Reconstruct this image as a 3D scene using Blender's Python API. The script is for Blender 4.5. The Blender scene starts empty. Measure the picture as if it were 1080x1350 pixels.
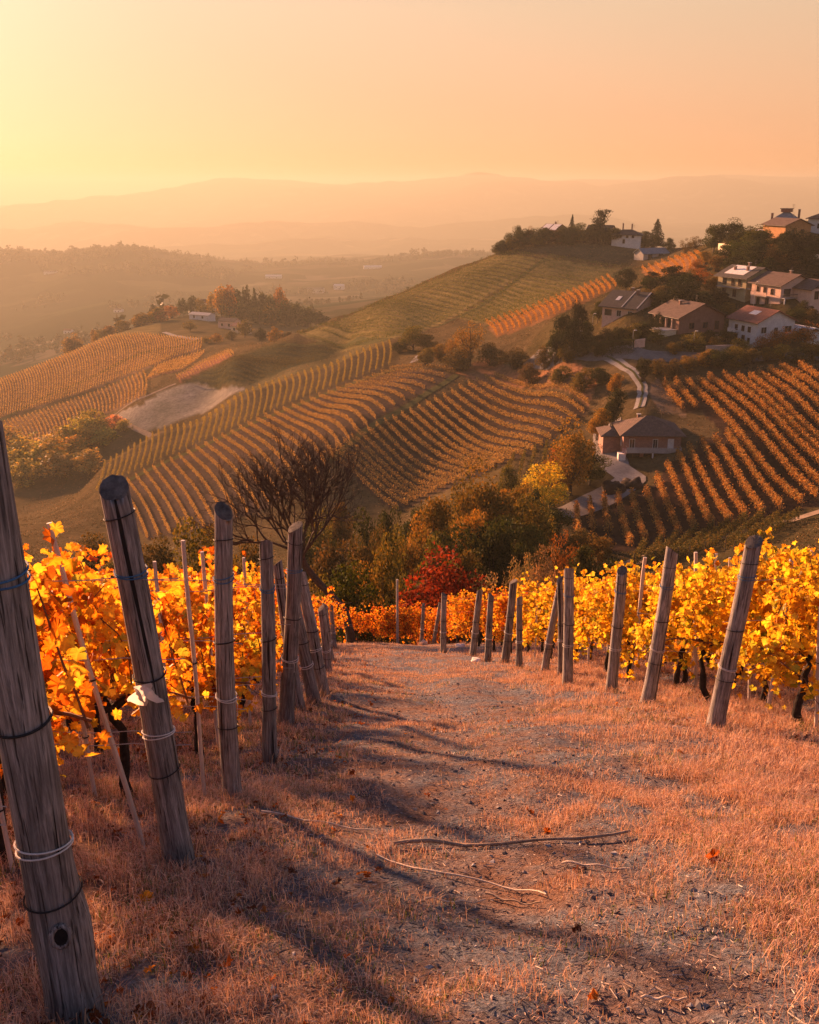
import bpy, math, random
import numpy as np
from mathutils import Vector, Matrix
C = bpy.context.scene.collection
SC = bpy.context.scene
R = math.radians
rng = np.random.default_rng(11)
random.seed(5)
# ------------------------------------------------------------------ camera
PITCH = R(18.3)
FPX = 35.0 / 36.0 * 1350.0
cam = bpy.data.cameras.new("camera"); cam.sensor_fit = 'VERTICAL'; cam.sensor_height = 36; cam.lens = 35
cam.clip_start = .05; cam.clip_end = 60000
camo = bpy.data.objects.new("camera", cam); C.objects.link(camo)
camo.location = (0, 0, 0); camo.rotation_euler = (math.pi/2 - PITCH, 0, 0)
SC.camera = camo
# ------------------------------------------------------------------ sky, sun, exposure
SUN_AZ, SUN_EL = R(-37), R(12)          # from the view axis, left is negative
SUN_STRENGTH, SUN_COL = 5.0, (1.0, .46, .23)
w = bpy.data.worlds.new("World"); SC.world = w; w.use_nodes = True
nt = w.node_tree; nt.nodes.clear()
sky = nt.nodes.new("ShaderNodeTexSky"); sky.sky_type = 'NISHITA'; sky.sun_disc = False
sky.sun_elevation = SUN_EL; sky.sun_rotation = SUN_AZ
sky.altitude = 300; sky.air_density = 1.0; sky.dust_density = .8; sky.ozone_density = .6
SKY_STRENGTH = .105
bg = nt.nodes.new("ShaderNodeBackground"); bg.inputs[1].default_value = SKY_STRENGTH
ow = nt.nodes.new("ShaderNodeOutputWorld")
soft = nt.nodes.new("ShaderNodeHueSaturation"); soft.inputs["Saturation"].default_value = .10
tcw = nt.nodes.new("ShaderNodeTexCoord"); sep = nt.nodes.new("ShaderNodeSeparateXYZ"); nt.links.new(tcw.outputs["Generated"], sep.inputs[0])
band = nt.nodes.new("ShaderNodeValToRGB"); e = band.color_ramp          # dusty orange low down, clear cool air overhead
for _ in range(3): e.elements.new(.5)
for el, (q, c) in zip(e.elements, ((0, (1, .42, .17)), (.04, (1, .50, .26)), (.15, (1, .67, .43)), (.34, (.32, .35, .52)), (1, (.28, .37, .72)))): el.position = q; el.color = (*c, 1)
tint = nt.nodes.new("ShaderNodeMix"); tint.data_type = 'RGBA'; tint.blend_type = 'MULTIPLY'; tint.inputs[0].default_value = 1
nt.links.new(sep.outputs[2], band.inputs[0]); nt.links.new(band.outputs[0], tint.inputs[7])
comp = nt.nodes.new("ShaderNodeGamma"); comp.inputs[1].default_value = .42
nt.links.new(sky.outputs[0], comp.inputs[0]); nt.links.new(comp.outputs[0], soft.inputs["Color"]); nt.links.new(soft.outputs[0], tint.inputs[6]); nt.links.new(tint.outputs[2], bg.inputs[0]); nt.links.new(bg.outputs[0], ow.inputs[0])
sl = bpy.data.lights.new("sun", 'SUN'); sl.energy = SUN_STRENGTH; sl.angle = R(3.5); sl.color = SUN_COL
so = bpy.data.objects.new("sun", sl); C.objects.link(so)
sd = Vector((math.sin(SUN_AZ)*math.cos(SUN_EL), math.cos(SUN_AZ)*math.cos(SUN_EL), math.sin(SUN_EL)))
so.rotation_euler = sd.to_track_quat('Z', 'Y').to_euler()
so.location = (-60, 40, 60)
SC.view_settings.view_transform = 'Standard'; SC.view_settings.look = 'None'; SC.view_settings.exposure = 2.05; SC.view_settings.gamma = 1
SC.cycles.use_denoising = True
SC.cycles.max_bounces = 8; SC.cycles.diffuse_bounces = 3; SC.cycles.transmission_bounces = 4; SC.cycles.volume_bounces = 1
SC.cycles.transparent_max_bounces = 8
# ------------------------------------------------------------------ picture <-> place
cP, sP = math.cos(PITCH), math.sin(PITCH)
def at(px, py, Y):
    """the point of the place seen at photo pixel px, py that lies Y metres ahead"""
    u, v = (px-540)/FPX, (py-675)/FPX
    k = Y/(cP - v*sP)
    return np.array((u*k, Y, -(sP + v*cP)*k))
def proj(p):
    x, y, z = p
    d = y*cP - z*sP
    return 540 + FPX*x/d, 675 - FPX*(y*sP + z*cP)/d
# ------------------------------------------------------------------ terrain height
CT = [  # pixel x, y, metres ahead: points of the land the photo shows, and some of the dips it hides
 # gully behind the brow
 (60,800,60),(300,850,60),(560,880,60),(800,860,65),(1050,780,70),(1300,760,70),(-250,900,60),
 (0,780,110),(300,770,110),(560,800,100),(760,740,115),(1080,715,118),(1300,690,120),(-250,780,120),
 (180,740,170),(420,745,160),(600,690,160),(-200,700,200),
 # right vineyard
 (790,695,160),(900,712,150),(1040,680,150),(1200,655,150),(1400,640,150),
 (880,620,180),(960,600,180),(1080,590,178),(1250,570,180),
 (880,508,225),(960,500,222),(1080,490,218),(1250,480,218),(1450,470,220),
 # farmhouse yard and drive
 (850,600,190),(800,625,183),(740,668,170),(760,640,178),(850,545,206),(842,510,225),(795,470,250),
 # village
 (1010,455,243),(905,440,250),(830,415,266),(990,395,277),(1045,400,262),(1080,460,243),(1250,440,245),
 (930,350,330),(1030,315,325),(985,325,325),(1080,320,320),(1250,300,330),(1450,300,340),
 (1000,345,305),(900,345,375),
 # hill with the hamlet
 (860,328,470),(800,318,485),(740,316,490),(690,322,492),(655,334,490),(600,353,490),(560,371,490),(500,396,488),(440,418,480),(385,440,468),(385,456,505),(440,440,520),(500,420,530),(560,396,535),(600,376,530),
 (700,350,440),(760,345,440),(820,356,420),(600,400,420),(680,385,405),(760,372,400),(560,430,405),(640,430,365),(470,446,424),
 (730,405,340),(810,385,345),(870,362,370),(660,450,320),(560,455,350),(540,470,330),
 (740,445,275),(780,430,285),(640,478,300),(720,490,268),(760,500,245),
 # behind the hill
 (860,360,640),(740,370,640),(655,390,640),(560,430,620),(480,450,580),(1000,350,600),(1200,340,600),(1450,340,600),
 (850,350,1000),(650,365,1000),(1050,340,1000),(1400,330,1000),
 # middle vineyard
 (775,545,225),(690,600,205),(640,625,205),(541,664,208),(500,692,200),(600,655,190),(460,702,197),(330,708,198),(250,712,205),(180,710,225),
 (640,495,290),(565,530,268),(500,560,248),(464,577,240),(400,610,235),(300,640,240),(320,600,262),(420,545,285),
 (515,487,322),(460,508,315),(400,530,308),(340,553,300),(270,583,292),(186,621,285),(155,640,280),(60,690,260),
 # strip beyond its ridge
 (512,453,362),(460,471,362),(328,516,360),(208,571,345),(139,612,330),(40,680,310),
 # dip, pale field, dark field
 (460,477,384),(395,490,384),(330,519,388),(250,566,376),(200,596,366),(120,640,350),
 (345,462,452),(400,460,440),(455,457,428),(350,485,420),(300,488,432),(425,474,408),(246,504,448),(290,508,430),(335,514,398),
 (230,545,410),(165,553,425),(180,530,440),(210,580,386),(150,560,425),
 (80,590,420),(20,620,400),(-100,640,400),(120,560,440),
 # far left vineyards
 (0,560,500),(110,525,500),(190,490,510),(150,540,465),(-150,620,500),
 (0,520,560),(100,487,580),(190,455,600),(265,448,580),(250,470,545),(-150,560,570),
 (0,500,620),(70,475,640),(144,444,660),(215,437,660),(270,440,620),(320,446,600),(-150,540,640),(350,450,560),
 # orchard, wood and farm beyond
 (150,445,760),(260,418,740),(320,425,760),(400,430,760),(210,425,720),(60,490,760),(-100,540,800),(430,440,640),
 # misty valley
 (0,465,1418),(60,440,1560),(160,400,1914),(240,405,1842),(360,400,1701),(440,395,1772),(560,385,1842),(-200,470,1418),(-200,430,1842),
 (0,400,2268),(180,370,2409),(430,380,2268),(600,365,2409),(800,360,2409),(1080,350,2409),(-200,400,2409),(1400,345,2409),
 # wooded ridge
 (-200,345,2764),(0,341,2835),(60,338,2835),(130,331,2835),(185,329,2835),(230,340,2906),(300,351,3048),(360,347,3189),(430,342,3261),(500,341,3331),(600,333,3402),(700,335,3402),(850,335,3402),(1080,330,3402),(1400,325,3402),
 (0,348,3744),(180,348,3816),(320,348,3816),(600,343,3888),(1080,338,3888),(1400,333,3888),(-200,353,3744),
 (0,328,7000),(200,325,7000),(400,320,7000),(640,314,7000),(860,314,7000),(1080,310,7000),(1400,308,7000),(-200,332,7000),
 (0,305,9000),(200,300,9000),(400,292,9000),(600,284,9000),(800,280,9000),(1080,275,9000),(1400,272,9000),(-200,310,9000),
 (-250,284,13500),(0,271,13500),(200,259,13500),(400,247,13500),(600,240,13500),(800,237,13500),(1000,235,13500),(1080,234,13500),(1400,232,13500),
 (0,300,19500),(540,285,19500),(1080,280,19500),(-250,300,19500),(1400,280,19500),
]
_c = np.array([at(*c) for c in CT])
def _coord(X, Y):
    r = np.hypot(X, Y)
    return np.stack([np.arctan2(X, Y)*4.2, np.log(r)*1.25], -1), r
_q, _r = _coord(_c[:, 0], _c[:, 1])
_t = _c[:, 2]/_r
def _tps(d): return np.where(d > 1e-9, d*d*np.log(np.maximum(d, 1e-9)), 0)
_n = len(_q)
_A = np.zeros((_n+3, _n+3)); _A[:_n, :_n] = _tps(np.linalg.norm(_q[:, None]-_q[None], axis=-1)) + np.eye(_n)*2e-4
_A[:_n, _n] = 1; _A[:_n, n1:=_n+1] = _q[:, 0]; _A[:_n, _n+2] = _q[:, 1]; _A[_n:, :_n] = _A[:_n, _n:].T
_w = np.linalg.solve(_A, np.concatenate([_t, np.zeros(3)]))
def sstep(a, b, x):
    x = np.clip((x-a)/(b-a), 0, 1); return x*x*(3-2*x)
def _hash(i, j, s):
    v = np.sin(i*127.1 + j*311.7 + s*74.7)*43758.5453
    return v - np.floor(v)
def vnoise(x, y, s=0):
    i, j = np.floor(x), np.floor(y); fx, fy = x-i, y-j
    fx, fy = fx*fx*(3-2*fx), fy*fy*(3-2*fy)
    a, b, c, d = _hash(i, j, s), _hash(i+1, j, s), _hash(i, j+1, s), _hash(i+1, j+1, s)
    return (a*(1-fx)+b*fx)*(1-fy) + (c*(1-fx)+d*fx)*fy - .5
def fbm(x, y, s=0, o=4):
    r, a = 0, 1
    for k in range(o): r = r + a*vnoise(x*2**k, y*2**k, s+k); a *= .5
    return r
def near_h(X, Y):
    y = np.maximum(Y, -30)
    z = -1.66 - .41*y - .0008*np.maximum(y, 0)**2 - .012*np.maximum(Y-35, 0)**1.6 + np.where(y < 0, .006*y*y*-1, 0)
    z = z + .05*np.sin(X*.7+1) * sstep(0, 3, np.abs(X)) + .018*np.maximum(X-2, 0) - .03*np.maximum(-X-6, 0)
    z = z + .15*fbm(X*.55, Y*.55, 3, 3) + .055*fbm(X*2.3, Y*2.3, 5, 3)
    tr = np.exp(-((X-.35-.25*np.sin(Y*.25))/.45)**2) + .8*np.exp(-((X-1.75-.2*np.sin(Y*.3))/.45)**2)   # two wheel tracks
    return z - .05*tr
def far_h(X, Y):
    sh = np.shape(X); X = np.ravel(X); Y = np.ravel(Y)
    az = np.arctan2(X, Y); ac = np.clip(az, -R(44), R(44)); r = np.maximum(np.hypot(X, Y), 12)
    out = np.empty(len(X))
    for k in range(0, len(X), 20000):
        s = slice(k, k+20000)
        q = np.stack([ac[s]*4.2, np.log(r[s])*1.25], -1)
        t = _tps(np.linalg.norm(q[:, None]-_q[None], axis=-1)) @ _w[:_n] + _w[_n] + q @ _w[_n+1:]
        out[s] = t
    back = -.2*sstep(60, 400, r)*np.exp(-np.maximum(r-400, 0)/1500) - .012
    b = sstep(R(50), R(120), np.abs(az))
    t = out*(1-b) + back*b
    # rolling relief that grows with distance
    l = np.log(r)
    t = t + sstep(4500, 7800, r)*(1-sstep(12300, 13800, r))*(.010*fbm(az*13+3, l*13, 21, 4)+.0095*np.sin(l*21+7*fbm(az*2.5+1, l*2, 51, 2))*(.8+1.4*fbm(az*11, l*5, 61, 3))) + sstep(10500, 13500, r)*.0022*fbm(az*26, l*5, 31, 3)
    t = t + sstep(1500, 2600, r)*(1-sstep(4500, 6800, r))*.006*fbm(az*16, l*9, 41, 4)
    z = t*r + sstep(60, 200, r)*.5*fbm(X/26, Y/26, 9, 3)*(1-sstep(900, 1500, r))
    return z.reshape(sh)
def hgt(X, Y):
    X = np.asarray(X, float); Y = np.asarray(Y, float)
    b = sstep(38, 60, np.hypot(X*.75, np.maximum(Y, Y*-1.5)))
    n = near_h(X, Y)
    return n*(1-b) + far_h(X, Y)*b
def H(x, y): return float(hgt(np.array([x]), np.array([y]))[0])
def G(pts, y0=2.0, y1=17000.0):
    """where photo pixels (n,2) meet the land between y0 and y1 metres ahead; a crest that misses takes its closest approach"""
    pts = np.atleast_2d(np.asarray(pts, float)); n = 260
    Ys = np.exp(np.linspace(math.log(y0), math.log(y1), n))
    u, v = (pts[:, 0]-540)/FPX, (pts[:, 1]-675)/FPX
    kx = u/(cP-v*sP); kz = -(sP+v*cP)/(cP-v*sP)
    X = kx[:, None]*Ys[None]; Z = kz[:, None]*Ys[None]
    gap = Z - hgt(X, np.broadcast_to(Ys, X.shape))
    out = np.zeros((len(pts), 3))
    for i in range(len(pts)):
        neg = np.nonzero(gap[i] <= 0)[0]
        if len(neg) and neg[0] > 0:
            k = neg[0]; g0, g1 = gap[i, k-1], gap[i, k]; Y = Ys[k-1] + (Ys[k]-Ys[k-1])*g0/(g0-g1)
        elif len(neg): Y = Ys[0]
        else: Y = Ys[np.argmin(gap[i]/Ys)]
        out[i] = (kx[i]*Y, Y, 0)
    out[:, 2] = hgt(out[:, 0], out[:, 1])
    return out
def g1(px, py, y0=2.0, y1=17000.0): return G([(px, py)], y0, y1)[0]
# ------------------------------------------------------------------ mesh and object helpers
def tag(o, label=None, cat=None, group=None, kind=None):
    if label: o['label'] = label
    if cat: o['category'] = cat
    if group: o['group'] = group
    if kind: o['kind'] = kind
    return o
def mesh(name, V, faces, mats=None, smooth=False, mi=None, col=None):
    """faces: an (m,k) array or a list of such arrays"""
    me = bpy.data.meshes.new(name)
    V = np.asarray(V, np.float32).reshape(-1, 3)
    if isinstance(faces, np.ndarray): faces = [faces]
    faces = [np.asarray(f, np.int32) for f in faces if len(f)]
    loops = np.concatenate([f.ravel() for f in faces]); cnt = np.concatenate([np.full(len(f), f.shape[1], np.int32) for f in faces])
    me.vertices.add(len(V)); me.vertices.foreach_set("co", V.ravel())
    me.loops.add(len(loops)); me.loops.foreach_set("vertex_index", loops)
    me.polygons.add(len(cnt)); me.polygons.foreach_set("loop_start", np.concatenate([[0], np.cumsum(cnt)[:-1]]).astype(np.int32))
    me.polygons.foreach_set("use_smooth", np.full(len(cnt), bool(smooth)))
    for m in (mats if isinstance(mats, (list, tuple)) else [mats] if mats else []): me.materials.append(m)
    if mi is not None: me.polygons.foreach_set("material_index", np.asarray(mi, np.int32))
    if col is not None:
        a = me.color_attributes.new("Col", 'FLOAT_COLOR', 'POINT'); a.data.foreach_set("color", np.asarray(col, np.float32).ravel())
    me.update(calc_edges=True)
    return me
def link(name, me, parent=None, loc=None, rot=None):
    o = bpy.data.objects.new(name, me); C.objects.link(o)
    if parent is not None: o.parent = parent
    if loc is not None: o.location = loc
    if rot is not None: o.rotation_euler = rot
    return o
def empty(name, loc, rz=0.0):
    o = bpy.data.objects.new(name, None); C.objects.link(o); o.location = loc; o.rotation_euler = (0, 0, rz); o.empty_display_size = .2
    return o
class MB:
    """collects shapes into one mesh"""
    def __init__(s): s.V = []; s.F4 = []; s.F3 = []; s.n = 0
    def add(s, V, q=None, t=None):
        V = np.asarray(V, float).reshape(-1, 3)
        if q is not None and len(q): s.F4.append(np.asarray(q)+s.n)
        if t is not None and len(t): s.F3.append(np.asarray(t)+s.n)
        s.V.append(V); s.n += len(V)
    def box(s, c, d, rz=0):
        x, y, z = np.asarray(d, float)/2; k = math.cos(rz); m = math.sin(rz)
        P = np.array([(-x,-y,-z),(x,-y,-z),(x,y,-z),(-x,y,-z),(-x,-y,z),(x,-y,z),(x,y,z),(-x,y,z)])
        P = np.stack([P[:,0]*k-P[:,1]*m, P[:,0]*m+P[:,1]*k, P[:,2]], -1) + np.asarray(c, float)
        s.add(P, [(3,2,1,0),(4,5,6,7),(0,1,5,4),(1,2,6,5),(2,3,7,6),(3,0,4,7)])
    def prism(s, poly, a, b):
        """poly: (n,3) loop; extruded by vector b-a"""
        P = np.asarray(poly, float); n = len(P); e = np.asarray(b, float)-np.asarray(a, float)
        s.add(np.concatenate([P, P+e]), [(i, (i+1) % n, n+(i+1) % n, n+i) for i in range(n)])
        s.add(np.concatenate([P, P.mean(0)[None]]), t=[((i+1) % n, i, n) for i in range(n)])
        s.add(np.concatenate([P+e, (P+e).mean(0)[None]]), t=[(i, (i+1) % n, n) for i in range(n)])
    def tube(s, pts, rad, k=6, cap=True, wob=0.0):
        pts = np.asarray(pts, float); n = len(pts); rad = np.broadcast_to(np.asarray(rad, float), (n,))
        T = np.gradient(pts, axis=0); T /= np.maximum(np.linalg.norm(T, axis=1, keepdims=True), 1e-9)
        ref = np.array((0., 0, 1)) if abs(T[0, 2]) < .9 else np.array((1., 0, 0))
        A = np.cross(T, ref); A /= np.maximum(np.linalg.norm(A, axis=1, keepdims=True), 1e-9); B = np.cross(T, A)
        th = np.arange(k)/k*2*math.pi
        rr = rad[:, None]*(1+wob*(rng.random((n, k))-.5)*2)
        V = pts[:, None]+rr[..., None]*(np.cos(th)[None, :, None]*A[:, None]+np.sin(th)[None, :, None]*B[:, None])
        i = np.arange(n-1)[:, None]*k; j = np.arange(k)[None]; j2 = (j+1) % k
        q = np.stack([i+j, i+j2, i+k+j2, i+k+j], -1).reshape(-1, 4)
        s.add(V.reshape(-1, 3), q)
        if cap:
            s.add(np.concatenate([V[-1], pts[-1:]]), t=[(a, (a+1) % k, k) for a in range(k)])
            s.add(np.concatenate([V[0], pts[:1]]), t=[((a+1) % k, a, k) for a in range(k)])
    def me(s, name, mat=None, smooth=False):
        F = []
        if s.F4: F.append(np.concatenate(s.F4))
        if s.F3: F.append(np.concatenate(s.F3))
        return mesh(name, np.concatenate(s.V), F, mat, smooth)
    def build(s, name, mat=None, parent=None, smooth=False, loc=None, rot=None):
        return link(name, s.me(name, mat, smooth), parent, loc, rot)
def kites(Pc, size, flat=0.0, up=None, asp=.62):
    """leaf-sized four-cornered faces at points Pc with random tilt; returns V, quads"""
    n = len(Pc); size = np.broadcast_to(np.asarray(size, float), (n,))
    N = rng.normal(size=(n, 3)); N[:, 2] = N[:, 2]*(1-flat)+ (flat if flat > 0 else 0)*np.sign(N[:, 2])
    N /= np.linalg.norm(N, axis=1, keepdims=True)
    T = np.cross(N, rng.normal(size=(n, 3))); T /= np.linalg.norm(T, axis=1, keepdims=True); B = np.cross(N, T)
    a = size[:, None]*.5
    V = np.stack([Pc-T*a, Pc+B*a*asp-T*a*.15, Pc+T*a, Pc-B*a*asp-T*a*.15], 1)
    return V.reshape(-1, 3), (np.arange(n*4).reshape(n, 4))
# ------------------------------------------------------------------ materials
def new_mat(name):
    m = bpy.data.materials.new(name); m.use_nodes = True; t = m.node_tree
    return m, t, t.nodes["Principled BSDF"], t.nodes["Material Output"]
def nd(t, kind, **k):
    n = t.nodes.new("ShaderNode"+kind)
    for a, v in k.items(): setattr(n, a, v)
    return n
def ramp(t, stops, fac=None, interp='LINEAR'):
    n = nd(t, "ValToRGB"); e = n.color_ramp; e.interpolation = interp
    while len(e.elements) > len(stops): e.elements.remove(e.elements[-1])
    while len(e.elements) < len(stops): e.elements.new(.5)
    for el, (p, c) in zip(e.elements, stops): el.position = p; el.color = (*c[:3], 1)
    if fac is not None: t.links.new(fac, n.inputs[0])
    return n.outputs[0]
def noise(t, scale, detail=4, rough=.6, vec=None, mapping=None, dist=0):
    n = nd(t, "TexNoise"); n.inputs["Scale"].default_value = scale; n.inputs["Detail"].default_value = detail; n.inputs["Roughness"].default_value = rough
    n.inputs["Distortion"].default_value = dist
    if vec is not None:
        if mapping is not None:
            mp = nd(t, "Mapping"); mp.inputs["Scale"].default_value = mapping; t.links.new(vec, mp.inputs[0]); vec = mp.outputs[0]
        t.links.new(vec, n.inputs["Vector"])
    return n.outputs["Fac"]
def mixc(t, f, a, b, mode='MIX'):
    n = nd(t, "Mix", data_type='RGBA', blend_type=mode)
    for s, v in ((0, f), (6, a), (7, b)):
        if hasattr(v, 'links'): t.links.new(v, n.inputs[s])
        else: n.inputs[s].default_value = v if s == 0 else (*v[:3], 1)
    return n.outputs[2]
def bump(t, h, strength, dist, p):
    b = nd(t, "Bump"); b.inputs["Strength"].default_value = strength; b.inputs["Distance"].default_value = dist
    t.links.new(h, b.inputs["Height"]); t.links.new(b.outputs[0], p.inputs["Normal"])
def rough_mat(name, c1, c2, scale=3, rough=.85, bs=.3, bd=.02, spec=.25, mapping=None, extra=None):
    m, t, p, o = new_mat(name); tc = nd(t, "TexCoord").outputs["Object"]
    f = noise(t, scale, 5, .65, tc, mapping); c = ramp(t, [(.3, c1), (.7, c2)], f)
    f2 = noise(t, scale*7, 3, .7, tc, mapping); c = mixc(t, .5, c, ramp(t, [(.3, (.55,)*3), (.7, (1.25,)*3)], f2), 'MULTIPLY')
    t.links.new(c, p.inputs["Base Color"]); p.inputs["Roughness"].default_value = rough; p.inputs["Specular IOR Level"].default_value = spec
    if bs: bump(t, f2, bs, bd, p)
    return m
def leaf_mat(name, stops, trans=.45, tmul=(1.0, .85, .5), clump=0.0, cscale=.5, objvar=.12, rough=.6, spec=.02):
    """foliage: each leaf (island) takes its own colour; thin, so some light passes through"""
    m, t, p, o = new_mat(name)
    g = nd(t, "NewGeometry"); oi = nd(t, "ObjectInfo"); tc = nd(t, "TexCoord").outputs["Object"]
    a = nd(t, "Math", operation='MULTIPLY_ADD'); t.links.new(oi.outputs["Random"], a.inputs[0]); a.inputs[1].default_value = objvar; a.inputs[2].default_value = -objvar/2
    f = nd(t, "Math", operation='ADD'); t.links.new(g.outputs["Random Per Island"], f.inputs[0]); t.links.new(a.outputs[0], f.inputs[1]); f = f.outputs[0]
    if clump:
        n = noise(t, cscale, 2, .5, tc); q = nd(t, "Math", operation='MULTIPLY_ADD'); t.links.new(n, q.inputs[0]); q.inputs[1].default_value = clump; q.inputs[2].default_value = -clump/2
        s = nd(t, "Math", operation='ADD'); t.links.new(f, s.inputs[0]); t.links.new(q.outputs[0], s.inputs[1]); f = s.outputs[0]
    c = ramp(t, stops, f)
    c = mixc(t, 1.0, c, oi.outputs["Color"], 'MULTIPLY')
    p.inputs["Roughness"].default_value = rough; p.inputs["Specular IOR Level"].default_value = spec
    t.links.new(c, p.inputs["Base Color"])
    tr = nd(t, "BsdfTranslucent"); t.links.new(mixc(t, 1.0, c, tmul, 'MULTIPLY'), tr.inputs[0])
    mx = nd(t, "MixShader"); mx.inputs[0].default_value = trans
    t.links.new(p.outputs[0], mx.inputs[1]); t.links.new(tr.outputs[0], mx.inputs[2]); t.links.new(mx.outputs[0], o.inputs[0])
    return m
# ------------------------------------------------------------------ the land
def land_mat():
    m, t, p, o = new_mat("land")
    tc = nd(t, "TexCoord").outputs["Object"]
    at_ = nd(t, "Attribute", attribute_name="Col")
    base = at_.outputs["Color"]
    f0 = noise(t, .011, 4, .6, tc); f1 = noise(t, .09, 4, .65, tc); f2 = noise(t, .8, 5, .7, tc); f3 = noise(t, 9, 4, .75, tc)
    c = mixc(t, .7, base, ramp(t, [(.3, (.55, .55, .5)), (.7, (1.35, 1.3, 1.2))], f0), 'MULTIPLY')
    c = mixc(t, .8, c, ramp(t, [(.3, (.6, .62, .55)), (.7, (1.4, 1.3, 1.25))], f1), 'MULTIPLY')
    c = mixc(t, .9, c, ramp(t, [(.3, (.55,)*3), (.7, (1.4,)*3)], f2), 'MULTIPLY')
    # the far country: a patchwork of fields, woods and vineyards
    vo = nd(t, "TexVoronoi"); vo.inputs["Scale"].default_value = .0075; vo.inputs["Randomness"].default_value = .9; t.links.new(tc, vo.inputs["Vector"])
    sp = nd(t, "SeparateColor"); t.links.new(vo.outputs["Color"], sp.inputs[0])
    patch = ramp(t, [(.0, (.03, .04, .02)), (.3, (.05, .06, .03)), (.5, (.07, .07, .035)), (.7, (.10, .085, .05)), (.88, (.15, .125, .085)), (1, (.06, .07, .03))], sp.outputs[0], 'CONSTANT')
    woods = ramp(t, [(.46, (0, 0, 0)), (.52, (1, 1, 1))], noise(t, .004, 5, .65, tc))
    patch = mixc(t, 1.0, mixc(t, woods, patch, (.035, .042, .02)), (.62, .62, .62), 'MULTIPLY')
    sa = nd(t, "Attribute", attribute_name="far")
    c = mixc(t, sa.outputs["Fac"], c, patch)
    # the slope underfoot: straw, bare grey earth, a little green
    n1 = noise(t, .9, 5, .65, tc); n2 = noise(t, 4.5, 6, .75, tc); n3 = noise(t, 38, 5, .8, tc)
    straw = ramp(t, [(.25, (.08, .05, .04)), (.55, (.22, .14, .105)), (.8, (.45, .30, .22))], n3)  # low end darkened: shade between the grass blades put into the colour
    earth = ramp(t, [(.25, (.045, .048, .056)), (.5, (.14, .15, .17)), (.8, (.36, .37, .40))], n3)
    ad = nd(t, "Math", operation='MULTIPLY_ADD'); t.links.new(n2, ad.inputs[0]); ad.inputs[1].default_value = .55; t.links.new(n1, ad.inputs[2])
    k = ramp(t, [(.66, (0, 0, 0)), (.86, (1, 1, 1))], ad.outputs[0])
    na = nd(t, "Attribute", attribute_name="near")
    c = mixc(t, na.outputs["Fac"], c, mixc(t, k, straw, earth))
    t.links.new(c, p.inputs["Base Color"]); p.inputs["Roughness"].default_value = .95; p.inputs["Specular IOR Level"].default_value = 0
    hh = nd(t, "Math", operation='MULTIPLY_ADD'); t.links.new(n3, hh.inputs[0]); hh.inputs[1].default_value = .35; t.links.new(n2, hh.inputs[2])
    bump(t, hh.outputs[0], 1.0, .09, p)
    return m
LAND = land_mat()
def inpoly(X, Y, P):
    r = np.zeros(X.shape, bool); n = len(P); j = n-1
    for i in range(n):
        xi, yi = P[i][:2]; xj, yj = P[j][:2]
        c = ((yi > Y) != (yj > Y)) & (X < (xj-xi)*(Y-yi)/((yj-yi) if yj != yi else 1e-9)+xi); r ^= c; j = i
    return r
def resample(P, n):
    P = np.asarray(P, float); d = np.concatenate([[0], np.cumsum(np.linalg.norm(np.diff(P, axis=0), axis=1))])
    s = np.linspace(0, d[-1], n); return np.stack([np.interp(s, d, P[:, k]) for k in range(P.shape[1])], -1)
SOIL = (.060, .045, .034)
# vineyards: pixel polylines of the row heads and the row feet, how many rows, distance limits, soil, leaf palette, size, words
def zo(o, s, L): return [(o[0]+x*s, o[1]+y*s) for x, y in L]
VY = {}
VY['mid_right'] = dict(a=zo((420,460), .3519, [(655,103),(605,120),(530,150),(475,180),(415,205),(358,235),(300,258),(240,285),(180,312),(120,340),(65,375),(0,400)]),
    b=zo((420,460), .3519, [(1012,215),(1000,245),(950,285),(895,325),(850,365),(800,392),(735,420),(660,450),(590,480),(490,520),(390,570),(300,610)]), n=22, y=(195, 310), pal='rust', h=1.7, dens=60,
    lab='rust vine row right of the mid-slope track, {} from the top corner', grp='vine rows right of the middle vineyard track')
VY['mid_left'] = dict(a=[(514,489),(460,510),(400,532),(340,555),(290,579),(240,602),(190,624),(157,642)], b=[(600,493),(548,522),(500,550),(455,590),(410,640),(355,668),(290,695),(195,712)], n=32, y=(200, 330), pal='rust', h=1.65, dens=52,
    lab='rust vine row left of the mid-slope track, {} from the top corner', grp='vine rows left of the middle vineyard track')
VY['strip'] = dict(a=[(513,453),(460,471),(395,492),(328,517),(268,543),(208,572),(139,613)], b=[(513,484),(463,503),(380,534),(300,570),(240,596),(185,621),(128,650)], n=46, y=(270, 372), pal='gold', h=1.75, dens=36,
    lab='gold-green vine row on the strip above the pale field, {} from the top', grp='vine rows of the strip above the pale field')
VY['dark'] = dict(a=[(345,458),(305,476),(262,494),(246,504)], b=[(458,455),(425,476),(388,491),(335,515)], n=15, y=(405, 500), pal='dark', h=1.6, dens=14,
    lab='dark green vine row in the field behind the pale field, {} from the top', grp='vine rows of the dark field')
VY['hill_left'] = dict(a=[(652,338),(600,358),(560,375),(520,391),(480,408),(440,425),(395,441)], b=[(714,342),(680,366),(650,386),(622,404),(595,420),(560,436),(520,446)], n=28, y=(370, 510), pal='hill', h=1.8, dens=15,
    lab='gold-green vine row on the long skyline hillside, {} from the top', grp='vine rows of the long hillside')
VY['hill_right'] = dict(a=[(722,340),(690,362),(660,384),(630,402),(602,418)], b=[(820,355),(780,375),(735,396),(690,414),(645,427)], n=19, y=(345, 480), pal='hill', h=1.8, dens=15,
    lab='green-gold vine row on the shaded face below the hamlet, {} from the top', grp='vine rows of the shaded hill face')
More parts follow.
